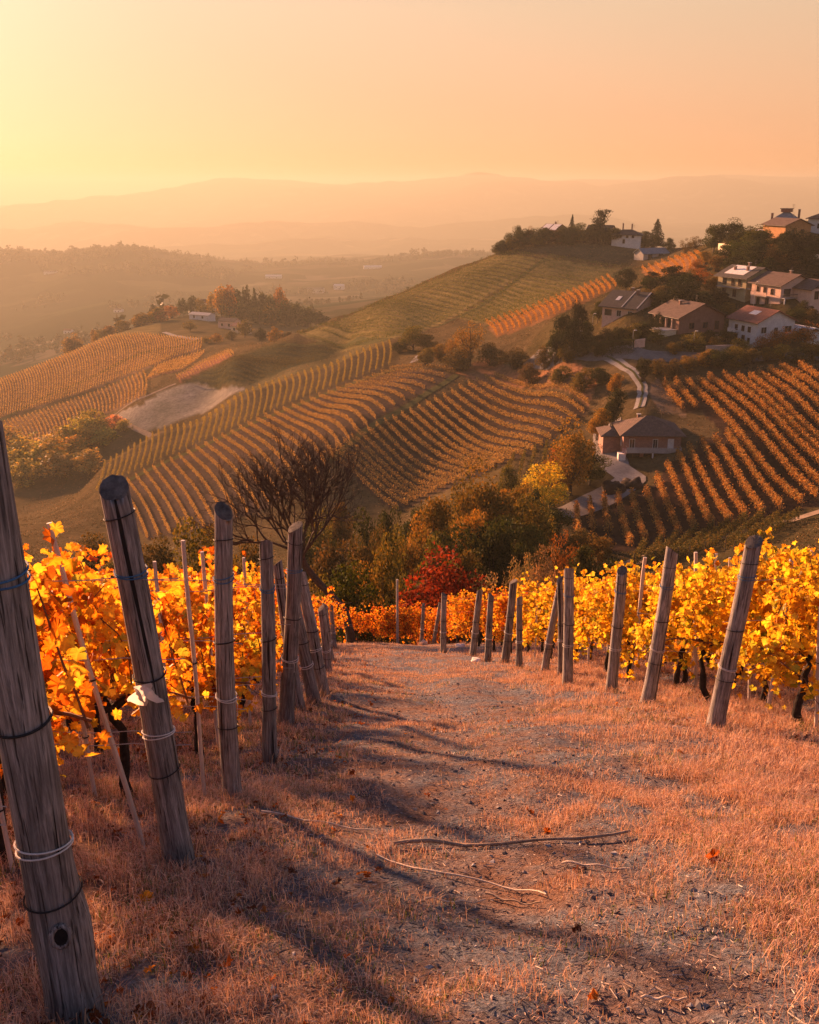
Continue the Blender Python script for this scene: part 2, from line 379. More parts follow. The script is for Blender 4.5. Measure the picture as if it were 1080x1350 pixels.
VY['spur'] = dict(a=[(640,426),(700,407),(750,387),(800,366)], b=[(655,446),(715,424),(765,402),(812,380)], n=22, y=(300, 450), pal='orange', h=1.8, dens=12,
    lab='short sunlit orange vine row on the spur, {} from the lower end', grp='short vine rows of the sunlit spur')
VY['spur_top'] = dict(a=[(846,355),(880,344),(915,335)], b=[(862,376),(900,362),(925,352)], n=9, y=(330, 450), pal='orange', h=1.7, dens=10,
    lab='sunlit orange vine row on the knoll above the dark pines, {} from the downhill side', grp='vine rows of the knoll')
R6 = lambda L: zo((760,470), .2963, L)
RROWS = [R6(l) for l in (
 [(390,130),(420,185),(470,245)], [(437,120),(475,180),(530,240)], [(485,120),(560,195),(660,290),(730,370),(800,470),(900,590),(1005,668)],
 [(540,120),(640,200),(740,290),(850,410),(960,540),(1070,640)], [(585,105),(700,190),(800,270),(900,390),(1000,500),(1110,610)],
 [(650,100),(760,180),(860,270),(960,380),(1080,490),(1180,570)], [(715,105),(810,180),(910,275),(1010,375),(1120,470),(1200,530)], [(765,100),(870,180),(960,280),(1080,390),(1200,480)],
 [(800,90),(920,160),(1010,240),(1080,320),(1200,430)], [(850,75),(960,130),(1080,240),(1200,350)], [(900,60),(1000,110),(1080,170),(1200,270)], [(990,55),(1080,120),(1200,210)],
 [(665,358),(720,440),(800,560),(910,692)], [(612,380),(700,520),(830,715)], [(555,395),(640,550),(755,735)], [(497,420),(570,570),(685,755)], [(447,447),(520,600),(605,775)],
 [(400,495),(460,640),(530,795)], [(355,555),(400,670),(455,805)], [(308,615),(385,825)], [(243,630),(305,840)], [(182,630),(240,855)], [(120,645),(145,800)], [(58,665),(72,790)], [(0,690),(8,800)])]
LROWS = [R6(l) for l in ([(985,725),(900,775),(800,850)], [(895,735),(800,800),(700,880)], [(825,728),(740,800),(660,870)], [(752,742),(660,815),(570,880)], [(678,762),(590,835),(500,900)], [(602,785),(540,840),(450,905)],
 [(525,800),(470,850),(410,910)], [(445,822),(395,875),(350,920)], [(375,842),(340,890),(310,930)], [(300,860),(275,905),(255,940)])]
FROWS = [zo((420,460), .3519, l) for l in ([(733,418),(712,452),(690,490)], [(772,405),(757,465),(742,530)], [(812,388),(800,440),(785,490)], [(856,365),(848,410),(838,450)], [(888,372),(880,400),(872,430)])]
FARV = [dict(a=zo((0,420), .2778, [(-150,340),(0,295),(200,220),(350,160),(520,85),(680,75),(800,90),(955,100)]), b=zo((0,420), .2778, [(-130,520),(20,470),(200,415),(380,360),(560,290),(700,235),(830,185),(950,150)]), n=92, y=(500, 700)),
        dict(a=zo((0,420), .2778, [(-150,540),(0,500),(200,440),(400,375),(560,310),(680,255)]), b=zo((0,420), .2778, [(-60,700),(100,660),(300,560),(420,480),(540,440),(690,370)]), n=46, y=(420, 600)),
        dict(a=zo((0,420), .2778, [(740,232),(850,190),(970,158)]), b=zo((0,420), .2778, [(705,372),(790,335),(860,290)]), n=17, y=(480, 620))]
PINKV = dict(a=zo((0,420), .2778, [(835,278),(950,215),(1075,160)]), b=zo((0,420), .2778, [(855,300),(985,238),(1110,178)]), n=20, y=(440, 620), pal='rust', h=1.8, dens=8,
    lab='pinkish vine row on the band beside the dark field, {} from below', grp='vine rows of the narrow pink band')
def rows_of(f):
    a = G(resample(f['a'], f['n']), *f['y']); b = G(resample(f['b'], f['n']), *f['y']); f['poly'] = np.concatenate([a, b[::-1]])
    out = []
    for p, q in zip(a, b):
        n = max(4, int(np.linalg.norm(q-p)/3)); s = np.linspace(0, 1, n)[:, None]; L = p*(1-s)+q*s
        nrm = np.array((-(q-p)[1], (q-p)[0], 0)); L = L+nrm*(.018*np.sin(s*math.pi)*f.get('bow', 1)); L[:, 2] = hgt(L[:, 0], L[:, 1]); out.append(L)
    return out
ROWS = {k: rows_of(f) for k, f in VY.items()}
ROWS['pink'] = rows_of(PINKV); VY['pink'] = PINKV
FARROWS = sum((rows_of(f) for f in FARV), [])
def free_rows(L, y):
    out = []
    for l in L:
        P = G(l, *y); n = max(5, int(np.linalg.norm(P[-1]-P[0])/2.5)); P = resample(P, n*3)
        for _ in range(n): P[1:-1] = (P[:-2]+P[2:]+2*P[1:-1])/4
        P = resample(P, n); P[:, 2] = hgt(P[:, 0], P[:, 1]); out.append(P)
    return out
ROWS['right'] = free_rows(RROWS, (120, 260)); ROWS['lower'] = free_rows(LROWS, (95, 190)); ROWS['front'] = free_rows(FROWS, (150, 240))
POLY = {k: f['poly'] for k, f in VY.items()}
POLY['right'] = G(R6([(385,125),(600,95),(900,50),(1240,60),(1240,560),(1070,670),(910,700),(755,760),(530,810),(300,860),(0,860),(0,690),(180,625),(330,600),(400,490),(560,390),(640,330),(560,250),(470,260)]), 110, 260)
for i, f in enumerate(FARV): POLY['far%d' % i] = f['poly']
POLY['village'] = G([(690,468),(760,400),(815,362),(850,345),(905,330),(990,300),(1100,290),(1400,290),(1400,478),(1080,480),(850,474)], 215, 420)
POLY['dip'] = G([(330,519),(395,492),(460,477),(512,455),(510,448),(455,455),(345,460),(250,500),(290,506)], 372, 500)
POLY['pale'] = G(zo((120,440), .3148, [(85,345),(210,300),(300,240),(400,205),(480,205),(560,228),(665,242),(560,300),(430,355),(250,425),(200,405),(130,370)]), 400, 500)
POLY['meadow'] = G([(95,408),(175,384),(236,383),(228,410),(150,425)], 900, 2700)
POLY['bank'] = G([(600,492),(640,470),(760,478),(790,500),(775,540),(700,510)], 230, 320)
POLY['orch'] = G([(70,452),(150,425),(215,420),(210,440),(150,445),(75,470)], 640, 1100)
POLY['bare'] = G([(850,512),(870,500),(882,520),(905,548),(868,540)], 195, 240)
# polar grid, fine where the picture looks
az = np.concatenate([np.arange(-180, -50, 4.), np.arange(-50, -27, .6), np.arange(-27, 27, .13), np.arange(27, 50, .6), np.arange(50, 180, 4.)])
lr = np.concatenate([[.02], np.exp(np.arange(math.log(.8), math.log(19800), .0105))])
A2, R2 = np.meshgrid(R(1)*az, lr, indexing='ij'); GX, GY = R2*np.sin(A2), R2*np.cos(A2)
GZ = hgt(GX, GY)
col = np.empty(GX.shape+(4,)); col[..., 3] = 1; col[..., :3] = (.085, .066, .036)
def paint(k, c): col[inpoly(GX, GY, POLY[k]), :3] = c
d = GX*0+R2
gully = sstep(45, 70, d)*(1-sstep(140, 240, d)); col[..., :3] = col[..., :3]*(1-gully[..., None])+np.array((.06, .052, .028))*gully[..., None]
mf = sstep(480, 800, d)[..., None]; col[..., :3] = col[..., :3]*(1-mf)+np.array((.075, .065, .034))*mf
for k in ['village', 'dip']+[q for q in POLY if q not in ('village', 'dip')]:
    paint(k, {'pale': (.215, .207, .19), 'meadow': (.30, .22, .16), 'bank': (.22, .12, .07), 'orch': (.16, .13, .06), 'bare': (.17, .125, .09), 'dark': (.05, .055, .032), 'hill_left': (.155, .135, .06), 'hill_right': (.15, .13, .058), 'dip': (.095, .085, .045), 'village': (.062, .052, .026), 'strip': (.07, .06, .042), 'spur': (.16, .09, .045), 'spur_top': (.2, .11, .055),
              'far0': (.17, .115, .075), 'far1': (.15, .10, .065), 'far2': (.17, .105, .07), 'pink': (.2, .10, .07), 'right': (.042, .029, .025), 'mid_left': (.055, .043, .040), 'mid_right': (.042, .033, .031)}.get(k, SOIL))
nA, nR = GX.shape
i = np.arange(nA)[:, None]*nR; i2 = ((np.arange(nA)+1) % nA)[:, None]*nR; j = np.arange(nR-1)[None]
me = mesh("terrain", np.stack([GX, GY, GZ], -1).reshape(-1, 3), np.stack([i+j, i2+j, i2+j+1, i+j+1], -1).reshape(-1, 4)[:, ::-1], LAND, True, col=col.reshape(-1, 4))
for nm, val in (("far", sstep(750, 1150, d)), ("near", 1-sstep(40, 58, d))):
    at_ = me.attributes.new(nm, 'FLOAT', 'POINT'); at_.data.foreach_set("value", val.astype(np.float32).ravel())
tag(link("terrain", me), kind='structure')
# ------------------------------------------------------------------ roads and tracks: sheets laid on the land
def ribbon(name, px, width, m, y, lift=.12, n=80, skip=None):
    P = G(px, *y) ; P = resample(P, n*2)
    for _ in range(10): P[1:-1] = (P[:-2]+P[2:]+2*P[1:-1])/4
    P = resample(P, n); T = np.gradient(P[:, :2], axis=0); T /= np.linalg.norm(T, axis=1, keepdims=True); N = np.stack([-T[:, 1], T[:, 0]], -1)
    ws = np.linspace(-.5, .5, 9)*width; V = []
    for w_ in ws: 
        q = P[:, :2]+N*(w_+(.25*vnoise(P[:, 0]*.5, P[:, 1]*.5, 3)*abs(w_)/width*2)[:, None]); V.append(np.concatenate([q, (hgt(q[:, 0], q[:, 1])+lift)[:, None]], -1))
    V = np.stack(V, 0); k = len(ws); a = np.arange(k-1)[:, None]*n; b = np.arange(n-1)[None]
    F_ = np.stack([a+b, a+n+b, a+n+b+1, a+b+1], -1).reshape(-1, 4)
    return tag(link(name, mesh(name, V.reshape(-1, 3), F_[:, ::-1], m, True)), kind='structure')
GRAVEL = rough_mat("pale gravel", (.20, .185, .17), (.33, .31, .285), .6, spec=0)
DIRT = rough_mat("dry earth", (.17, .13, .095), (.28, .22, .165), .5, spec=0)
ASPH = rough_mat("worn asphalt", (.10, .10, .10), (.17, .165, .16), .4, spec=0)
GRASSY = rough_mat("grassy verge", (.05, .055, .025), (.10, .095, .04), .7, spec=0)
# weeds and scrub on the slopes between the fields
def scrub():
    n = 340000; a = R(1)*rng.uniform(-27, 27, n); r = np.exp(rng.uniform(math.log(52), math.log(560), n)); x, y = r*np.sin(a), r*np.cos(a)
    k = vnoise(x/9, y/9, 31)+.6*vnoise(x/3, y/3, 32)+rng.normal(0, .15, n) > -.05
    for q in POLY:
        if q not in ('village', 'bank', 'dip', 'bare') and not q.startswith('orch'): k &= ~inpoly(x, y, POLY[q])
    for px, y0, y1, w_ in (([(792,468),(815,478),(836,492),(847,508),(847,522),(842,538)], 198, 262, 3), ([(800,560),(800,590),(812,618),(835,632),(800,655),(760,672)], 130, 220, 7), ([(700,472),(790,469),(850,470),(930,472),(1000,473),(1100,474)], 228, 290, 4), ([(1090,672),(1030,690),(965,706),(900,722),(850,735)], 95, 175, 2.5)):
        P = resample(G(px, y0, y1), 60)
        for c in P: k &= (x-c[0])**2+(y-c[1])**2 > w_*w_
    x, y = x[k], y[k]; n = len(x); s = rng.uniform(.15, .5, n)*(.75+y/600); P = np.stack([x, y, hgt(x, y)+s*.25*rng.random(n)], -1); V, f = kites(P, s, asp=.4)
    tag(link("scrub", mesh("scrub", V, f, leaf_mat("weeds and scrub", [(0, (.03, .035, .014)), (.35, (.08, .075, .028)), (.65, (.17, .11, .045)), (.9, (.28, .17, .08)), (1, (.36, .24, .12))], .2, (1, .85, .5), .6, .12))), 'dry weeds and low scrub covering the banks between the vineyards', 'scrub', kind='stuff')
scrub()
# rows of vines on the far slopes
STOPS = dict(rust=[(0, (.08, .075, .028)), (.25, (.25, .165, .05)), (.6, (.52, .32, .105)), (.85, (.60, .44, .17)), (1, (.28, .28, .09))],
             gold=[(0, (.08, .09, .025)), (.35, (.22, .19, .05)), (.7, (.42, .31, .08)), (1, (.28, .26, .08))],
             redrust=[(0, (.08, .05, .02)), (.25, (.28, .14, .04)), (.6, (.47, .24, .07)), (.85, (.55, .34, .11)), (1, (.28, .24, .08))],
             hill=[(0, (.035, .06, .015)), (.4, (.075, .105, .025)), (.8, (.13, .15, .035)), (1, (.26, .20, .05))],
             dark=[(0, (.04, .045, .02)), (.5, (.08, .08, .03)), (1, (.14, .11, .045))],
             orange=[(0, (.16, .08, .02)), (.35, (.44, .20, .035)), (.7, (.55, .28, .05)), (1, (.40, .28, .06))],
             green=[(0, (.04, .05, .018)), (.5, (.10, .10, .03)), (.8, (.16, .13, .035)), (1, (.24, .15, .04))])
VM = {k: leaf_mat("vine leaves "+k, s, .35, (1, .8, .45), .18, .12) for k, s in STOPS.items()}
WOODD = rough_mat("dark vine wood", (.035, .025, .02), (.08, .06, .045), 14)
def row_pts(L, h, dens, wid=.5):
    seg = np.linalg.norm(np.diff(L, axis=0), axis=1); tot = seg.sum(); n = int(tot*dens)
    s = rng.random(n)*tot; cum = np.concatenate([[0], np.cumsum(seg)])
    P = np.stack([np.interp(s, cum, L[:, k]) for k in range(3)], -1)
    T = (L[-1]-L[0])/np.linalg.norm(L[-1]-L[0]); N = np.array((-T[1], T[0], 0))
    top = h*(1+.12*np.sin(s*1.7+rng.random()*9)*np.sin(s*.63)+.12*np.sin(s*5.1))
    keep = vnoise(s*.9, np.full(n, rng.random()*50), 2) > -.46
    zz = .45+(top-.45)*rng.random(n)**.8
    P = P+N*(rng.normal(0, wid*.42, n)*(1.1-.45*zz/h))[:, None]; P[:, 2] += zz
    return P[keep]
def ordinal(k):
    k += 1; return f"{k}{'th' if 10 <= k % 100 <= 20 else {1:'st',2:'nd',3:'rd'}.get(k % 10, 'th')}"
def vine_row(L, pal, h, dens, lab, grp, size=.34, posts=False, wid=.5):
    P = row_pts(L, h, dens, wid); o = L[0].copy(); V, q = kites(P-o, size*(.7+.6*rng.random(len(P))))
    r = empty("vine_row", o); link("foliage", mesh("foliage", V, q, VM[pal]), r); tag(r, lab, 'vine row', grp)
    if posts:
        for e in (L[0], L[-1]):
            b = MB(); a = e-o; b.tube([a+(0, 0, -.15), a+(0, 0, 2.0)], .07, 6); b.build("end_post", WOODD, r)
        b = MB()
        for s in resample(L, max(3, int(np.linalg.norm(L[-1]-L[0])/1.2))): a = s-o; b.tube([a+(0, 0, -.1), a+(.05, .04, .35), a+(0, 0, .8)], (.05, .04, .03), 4, False)
        b.build("vines", WOODD, r)
    return r
for k, f in VY.items():
    rr = ROWS[k]
    for i, L in enumerate(rr): vine_row(L, f['pal'], f['h'], f['dens'], f['lab'].format(ordinal(i)), f['grp'],   .24 if f['dens'] > 30 else .34, False, .44 if f['dens'] > 30 else .45)
for i, L in enumerate(ROWS['right']):
    lab = (f'long curving rust-gold vine row right of the farmhouse, {ordinal(i)} from the drive' if i < 12 else
           f'straight rust-gold vine row under the farmhouse yard, {ordinal(i-12)} from the curving rows')
    vine_row(L, 'redrust', 1.95, 95, lab, 'vine rows beside the farmhouse', .30, True, .75)
for i, L in enumerate(ROWS['lower']): vine_row(L, 'green', 1.95, 95, f'green-brown vine row below the track, {ordinal(i)} from its upper end', 'vine rows below the track', .28, True, .75)
for i, L in enumerate(ROWS['front']): vine_row(L, 'green', 1.8, 40, f'short dark vine row beside the yellow tree, {ordinal(i)} from the gully', 'short dark vine rows by the yellow tree', .30, True)
P = np.concatenate([row_pts(L, 1.7, 7) for L in FARROWS]); V, q = kites(P, .55)
tag(link("vine_rows", mesh("vine_rows", V, q, VM['rust'])), 'many thin vine rows combing the hazy far slopes beyond the pale field', 'vine rows', kind='stuff')
# ------------------------------------------------------------------ vineyard underfoot: posts, stakes, wires, vines
def wood_mat():
    m, t, p, o = new_mat("weathered post wood"); tc = nd(t, "TexCoord").outputs["Object"]; oi = nd(t, "ObjectInfo").outputs["Random"]
    g = noise(t, 5, 7, .7, tc, (13, 13, .75), .4); fine = noise(t, 12, 5, .75, tc, (14, 14, .5)); blot = noise(t, 3.2, 4, .6, tc, (1, 1, .8))
    c = ramp(t, [(.28, (.035, .028, .024)), (.45, (.13, .108, .092)), (.6, (.24, .205, .18)), (.78, (.36, .32, .285))], g)
    c = mixc(t, .65, c, ramp(t, [(.3, (.45, .4, .38)), (.7, (1.3, 1.22, 1.15))], fine), 'MULTIPLY')
    c = mixc(t, .6, c, ramp(t, [(.35, (.5, .42, .36)), (.65, (1.2, 1.2, 1.2))], blot), 'MULTIPLY')
    cr = noise(t, 3.1, 2, .5, tc, (11, 11, .28)); ck = ramp(t, [(.345, (1, 1, 1)), (.385, (0, 0, 0))], cr); ck2 = ramp(t, [(.36, (.8,)*3), (.40, (0, 0, 0))], noise(t, 6, 3, .6, tc, (16, 16, .5))); ck = mixc(t, 1.0, ck, ck2, 'LIGHTEN')
    c = mixc(t, ck, c, (.012, .010, .009))
    hs = nd(t, "HueSaturation"); mr = nd(t, "MapRange"); t.links.new(oi, mr.inputs[0]); mr.inputs[3].default_value = 1.15; mr.inputs[4].default_value = 1.85
    t.links.new(mr.outputs[0], hs.inputs["Value"]); t.links.new(c, hs.inputs["Color"]); hs.inputs["Saturation"].default_value = .3
    t.links.new(hs.outputs[0], p.inputs["Base Color"]); p.inputs["Roughness"].default_value = .88; p.inputs["Specular IOR Level"].default_value = .2
    s = nd(t, "Math", operation='SUBTRACT'); t.links.new(fine, s.inputs[0]); t.links.new(ck, s.inputs[1])
    bump(t, s.outputs[0], .9, .006, p)
    return m
POSTW = wood_mat()
ENDG = rough_mat("dark end grain", (.05, .042, .037), (.18, .155, .135), 16, .95, .8, .01)
BLACKT = rough_mat("black tie", (.008, .008, .009), (.02, .02, .02), 30, .6)
WHITES = rough_mat("white string", (.55, .52, .48), (.75, .72, .68), 40, .7)
BLUES = rough_mat("blue twine", (.03, .10, .22), (.06, .18, .32), 40, .7)
WIREM = rough_mat("galvanised wire", (.25, .24, .23), (.45, .43, .41), 60, .45)
STAKE = rough_mat("pale stake", (.40, .34, .31), (.62, .55, .50), 9, .7, mapping=(6, 6, .6))
def axis_rot(d): return Vector(d).to_track_quat('Z', 'Y').to_euler()
def post_mesh(L, r, seed, swell=0, taper=.9, k=18, n=34, sink=.3):
    z = np.linspace(-sink, L, n); th = np.arange(k)/k*2*math.pi
    Z, T = np.meshgrid(z, th, indexing='ij'); s = np.clip(Z/L, 0, 1)
    rad = r*(1-(1-taper)*s)*(1+.10*vnoise(np.cos(T)*1.3+seed, Z*2.1+np.sin(T), 3)+.05*vnoise(T*3, Z*.4+seed, 6)+.03*vnoise(T*7, Z*1.3+seed, 8))
    rad = rad*(1+swell*np.exp(-((Z-.36)/.16)**2)*(1+.8*np.cos(T-3.6)))*(1+.10*np.exp(-((Z-.02)/.10)**2))
    bx = .02*np.sin(s*2.6+seed)*L*.5; by = .015*np.sin(s*3.3+seed*2)*L*.5
    tilt = .05*np.cos(T+seed)*(s > .995)+.012*vnoise(T*3, Z, 1)*(s > .995)
    V = np.stack([rad*np.cos(T)+bx, rad*np.sin(T)+by, Z+tilt], -1)
    i = np.arange(n-1)[:, None]*k; j = np.arange(k)[None]; j2 = (j+1) % k
    q = np.stack([i+j, i+j2, i+k+j2, i+k+j], -1).reshape(-1, 4)
    c = V[-1].mean(0)-(0, 0, .004); inner = V[-1]*.9+c*.1+(0, 0, .004)
    VV = np.concatenate([V.reshape(-1, 3), inner, c[None], V[-1]+(0, 0, .0008)]); a = n*k+k+1; b = n*k; jj = np.arange(k)
    q = np.concatenate([q, np.stack([a+jj, a+(jj+1) % k, b+(jj+1) % k, b+jj], -1)])
    t3 = np.stack([b+jj, b+(jj+1) % k, np.full(k, b+k)], -1)
    MI = np.concatenate([np.zeros(len(q)-k, int), np.ones(k, int), np.ones(len(t3), int)]); post_mesh.mi = MI
    return VV, q, t3, (lambda zz: (np.interp(zz, z, bx[:, 0]), np.interp(zz, z, by[:, 0]), np.interp(zz, z, rad.mean(1))))
def tie(o, at_r, z, m, name, rr=.005, loops=1, knot=False):
    b = MB(); x, y, r = at_r(z)
    for l in range(loops):
        th = np.linspace(0, 2*math.pi, 25); zz = z+l*.022+.012*np.sin(th+z*9+l)
        b.tube(np.stack([x+(r*1.04+rr)*np.cos(th), y+(r*1.04+rr)*np.sin(th), zz], -1), rr, 5, False)
    if knot:
        b.tube([(x-r-.008, y-.02, z), (x-r-.02, y-.03, z-.03), (x-r-.016, y-.03, z-.12)], rr, 5)
    b.build(name, m, o)
LEFTP = [  # foot px, head px, width px, words, ties
 ((97,1343),(-28,560),67,'thickest grey vineyard post with a bulge and knot hole, nearest of all the posts'),
 ((240,1138),(145,645),39,'stout leaning grey post carrying a scrap of white plastic, left of the path'),
 ((308,1056),(295,675),25,'dark upright square-topped post rising above the orange vines, left of the path'),
 ((356,1006),(349,718),19,'slim dark post next to the tall pale leaning post'),
 ((379,956),(388,694),21,'tall pale grey post leaning right in front of the bare tree'),
 ((396,938),(366,742),15,'grey post leaning left, half hidden behind the tall pale post'),
 ((416,925),(384,786),17,'grey post leaning left, nearer of the two that lean side by side'),
 ((427,917),(396,755),17,'grey post leaning left, farther of the two that lean side by side'),
 ((432,888),(424,802),11,'short grey post beside the far end of the left vines'),
 ((437,872),(429,797),8,'thin dark post beside the far end of the left vines'),
 ((441,856),(437,795),6,'small far post at the last left vine row'),
]
RIGHTP = [((945,964),(992,714),23,'large split grey post leaning right, nearest on the right side of the path'),
 ((852,929),(887,726),18,'grey post leaning right, second nearest on the right side of the path'),
 ((808,912),(818,752),15,'upright grey post between the leaning post and the post pair, right of the path'),
 ((749,904),(750,750),14,'thick dark upright post of the close pair right of the path'),
 ((739,892),(738,765),9,'thinner upright post of the close pair right of the path'),
 ((719,886),(736,778),10,'slanting brace post leaning against the close pair of posts'),
 ((683,881),(686,788),9,'short dark upright post before the far yellow vines'),
 ((666,874),(677,766),11,'tall dark post leaning right before the far orange vines'),
 ((642,872),(649,785),9,'slim dark post leaning right, between two darker far posts'),
 ((623,865),(633,778),9,'dark far post leaning right beside white stones'),
 ((585,861),(586,784),8,'pale far post standing alone near the end of the path'),
 ((572,846),(580,795),5,'small far post leaning behind the pale far post'),
 ((556,842),(558,797),5,'smallest far post at the end of the path')]
FEET = []
def lean_post(i, f, h, wpx, lab, side):
    b = g1(*f, 1.5, 48); Zc = b[1]*cP-b[2]*sP; FEET.append(b)
    t = at(h[0], h[1], b[1]+.05); d = t-b; L = float(np.linalg.norm(d)); r = wpx*Zc/FPX/2
    near = i < (5 if side < 0 else 4)
    V, q, t3, ar = post_mesh(L, r, i*3.7+side, .15 if (side < 0 and i == 0) else 0, .86, 26 if near else 12, 60 if near else 16, .3)
    o = link("vineyard_post", mesh("vineyard_post", V, [q, t3], [POSTW, ENDG], True, post_mesh.mi), None, b, axis_rot(d))
    tag(o, lab, 'post', 'vineyard posts along the path')
    for s, m, nm, rr, lp, kn in ((.36, WHITES, 'string', .0035, 2, near), (.27, BLACKT, 'wire_tie', .0035, 1, False), (.56, BLACKT, 'wire_tie', .005, 1, False), (.80, BLUES, 'twine', .004, 2, False), (.92, BLACKT, 'wire_tie', .0035, 1, False)):
        if (near or nm != 'twine') and (nm != 'wire_tie' or rng.random() < .85): tie(o, ar, L*(s+rng.uniform(-.03, .03)), m, nm, rr*(1 if near else 1.3), lp, kn)
    cl = o.rotation_euler.to_matrix().transposed() @ Vector(-(b+d*.4)); fa = math.atan2(cl.y, cl.x)   # the side that faces the path
    if side < 0 and i == 0:
        k = MB(); th = np.linspace(0, 2*math.pi, 14); x, y, rr = ar(.42); a0 = fa
        cen = np.array((x+rr*1.02*math.cos(a0), y+rr*1.02*math.sin(a0), .42)); tx = np.array((-math.sin(a0), math.cos(a0), 0)); n_ = np.array((math.cos(a0), math.sin(a0), 0))
        k.tube([cen+tx*.030*math.cos(a)+np.array((0, 0, .042*math.sin(a)))-n_*.004 for a in th], .011, 6, False); k.build("knot_rim", POSTW, o, True)
        k = MB(); k.add([cen+tx*.027*math.cos(a)+np.array((0, 0, .038*math.sin(a)))+n_*.003 for a in th]+[cen+n_*.003], t=[(a, (a+1), 14) for a in range(13)]); k.build("knot_hole", BLACKT, o)
    if side < 0 and i == 1:
        # scrap of white plastic caught on the post
        n = 9; u, v = np.meshgrid(np.linspace(-1, 1, n), np.linspace(0, 1, n)); z0 = L*.52; x, y, rr = ar(z0)
        s_ = -.045-.075*u*(.35+.65*v)+.02*np.sin(v*7+u*5); q_ = rr+.022+.03*np.sin(u*4+v*3)*v; cf, sf = math.cos(fa), math.sin(fa); V = np.stack([x+cf*q_-sf*s_, y+sf*q_+cf*s_, z0+.02-.10*v*(1+.35*np.sin(u*5))], -1).reshape(-1, 3)
        a = np.arange(n-1)[:, None]*n+np.arange(n-1)[None]
        m, tt, p, oo = new_mat("white plastic film"); p.inputs["Base Color"].default_value = (.75, .72, .7, 1); p.inputs["Roughness"].default_value = .3
        tr = nd(tt, "BsdfTranslucent"); tr.inputs[0].default_value = (.8, .75, .7, 1); mx = nd(tt, "MixShader"); mx.inputs[0].default_value = .5
        tt.links.new(p.outputs[0], mx.inputs[1]); tt.links.new(tr.outputs[0], mx.inputs[2]); tt.links.new(mx.outputs[0], oo.inputs[0])
        M_ = o.rotation_euler.to_matrix(); VW = np.array([M_ @ Vector(p_) for p_ in V])
        s = link("plastic_scrap", mesh("plastic_scrap", VW, np.stack([a, a+1, a+n+1, a+n], -1).reshape(-1, 4), m, True), None, b)
        tag(s, 'crumpled scrap of white plastic film caught on the stout leaning post', 'plastic scrap')
    return b
for i, pst in enumerate(LEFTP):
    b = lean_post(i, *pst, -1)
for i, pst in enumerate(RIGHTP): lean_post(i, *pst, 1)
ROWL = [(2.85, -1.75), (4.4, -1.42), (5.95, -1.40), (7.8, -1.45), (9.3, -1.5), (10.9, -1.65), (12.6, -1.8), (14.4, -1.95), (16.3, -2.1), (18.3, -2.3), (20.5, -2.45), (23, -2.55), (25.5, -2.6), (28, -2.6), (31, -2.5), (34, -2.4)]
ROWR = [(9.15, 3.45), (11.4, 3.35), (13.2, 3.6), (14.6, 3.15), (16.4, 3.2), (18.4, 2.95), (20.4, 2.75), (22.6, 2.5), (24.8, 2.35), (27.2, 2.1), (29.6, 1.75), (32.2, 1.55), (34.8, 1.35)]
# white stakes between the posts
STAKES = [((190,1122),(63,690),9,'pale stake leaning left between the two nearest left posts'), ((271,1056),(242,712),7,'pale upright stake left of the dark square-topped post'),
 ((288,985),(267,727),6,'thin pale stake behind the stake left of the dark square-topped post'), ((18,1148),(-14,1000),8,'short pale stake at the foot of the thickest post'),
 ((126,1050),(102,905),7,'grey stake among the vine trunks behind the stout leaning post'),
 ((1013,938),(1045,735),7,'pale stake leaning right beyond the nearest right post'), ((917,908),(917,728),6,'upright white stake between the two nearest right posts'),
 ((987,925),(992,770),5,'thin pale stake hidden in leaves behind the nearest right post'), ((930,872),(945,730),5,'pale stake leaning right in the yellow leaves'),
 ((832,893),(851,735),6,'pale stake leaning right beyond the upright grey post'), ((842,880),(845,775),4,'thin stake behind the stake leaning right'),
 ((888,905),(902,790),5,'pale stake under the yellow leaves right of the second leaning post'), ((1060,905),(1070,725),5,'thin white stake before the yellow leaves near the picture edge'), ((955,880),(962,735),4,'thin white stake between leaning posts, behind the first vines'), ((775,878),(781,775),4,'thin pale stake right of the thick post pair'), ((705,868),(709,790),3,'thin pale stake behind the short dark post'), ((800,885),(806,765),4,'thin pale stake just left of the upright grey post'), ((225,1010),(205,740),6,'thin pale stake between the stout leaning post and the square-topped post'), ((330,960),(322,735),5,'thin pale stake right of the dark square-topped post'), ((1075,960),(1082,800),6,'pale stake at the picture edge among yellow leaves')]
for f, h, wp, lab in STAKES:
    b = g1(*f, 1.5, 48); Zc = b[1]*cP-b[2]*sP; t = at(h[0], h[1], b[1]+.06); d = t-b; L = float(np.linalg.norm(d)); r = max(.008, wp*Zc/FPX/2*.8)
    k = MB(); zz = np.linspace(-.15, L, 9); k.tube(np.stack([.006*np.sin(zz*4+wp), .006*np.cos(zz*3), zz], -1), r, 6, True, .06)
    o = k.build("vine_stake", STAKE, None, False, b, axis_rot(d)); tag(o, lab, 'stake', 'pale stakes among the vines')
    k = MB(); th = np.linspace(0, 2*math.pi, 13); k.tube(np.stack([(r+.006)*np.cos(th), (r+.006)*np.sin(th), L*.55+0*th], -1), .005, 4, False); k.build("wire_tie", BLACKT, o)
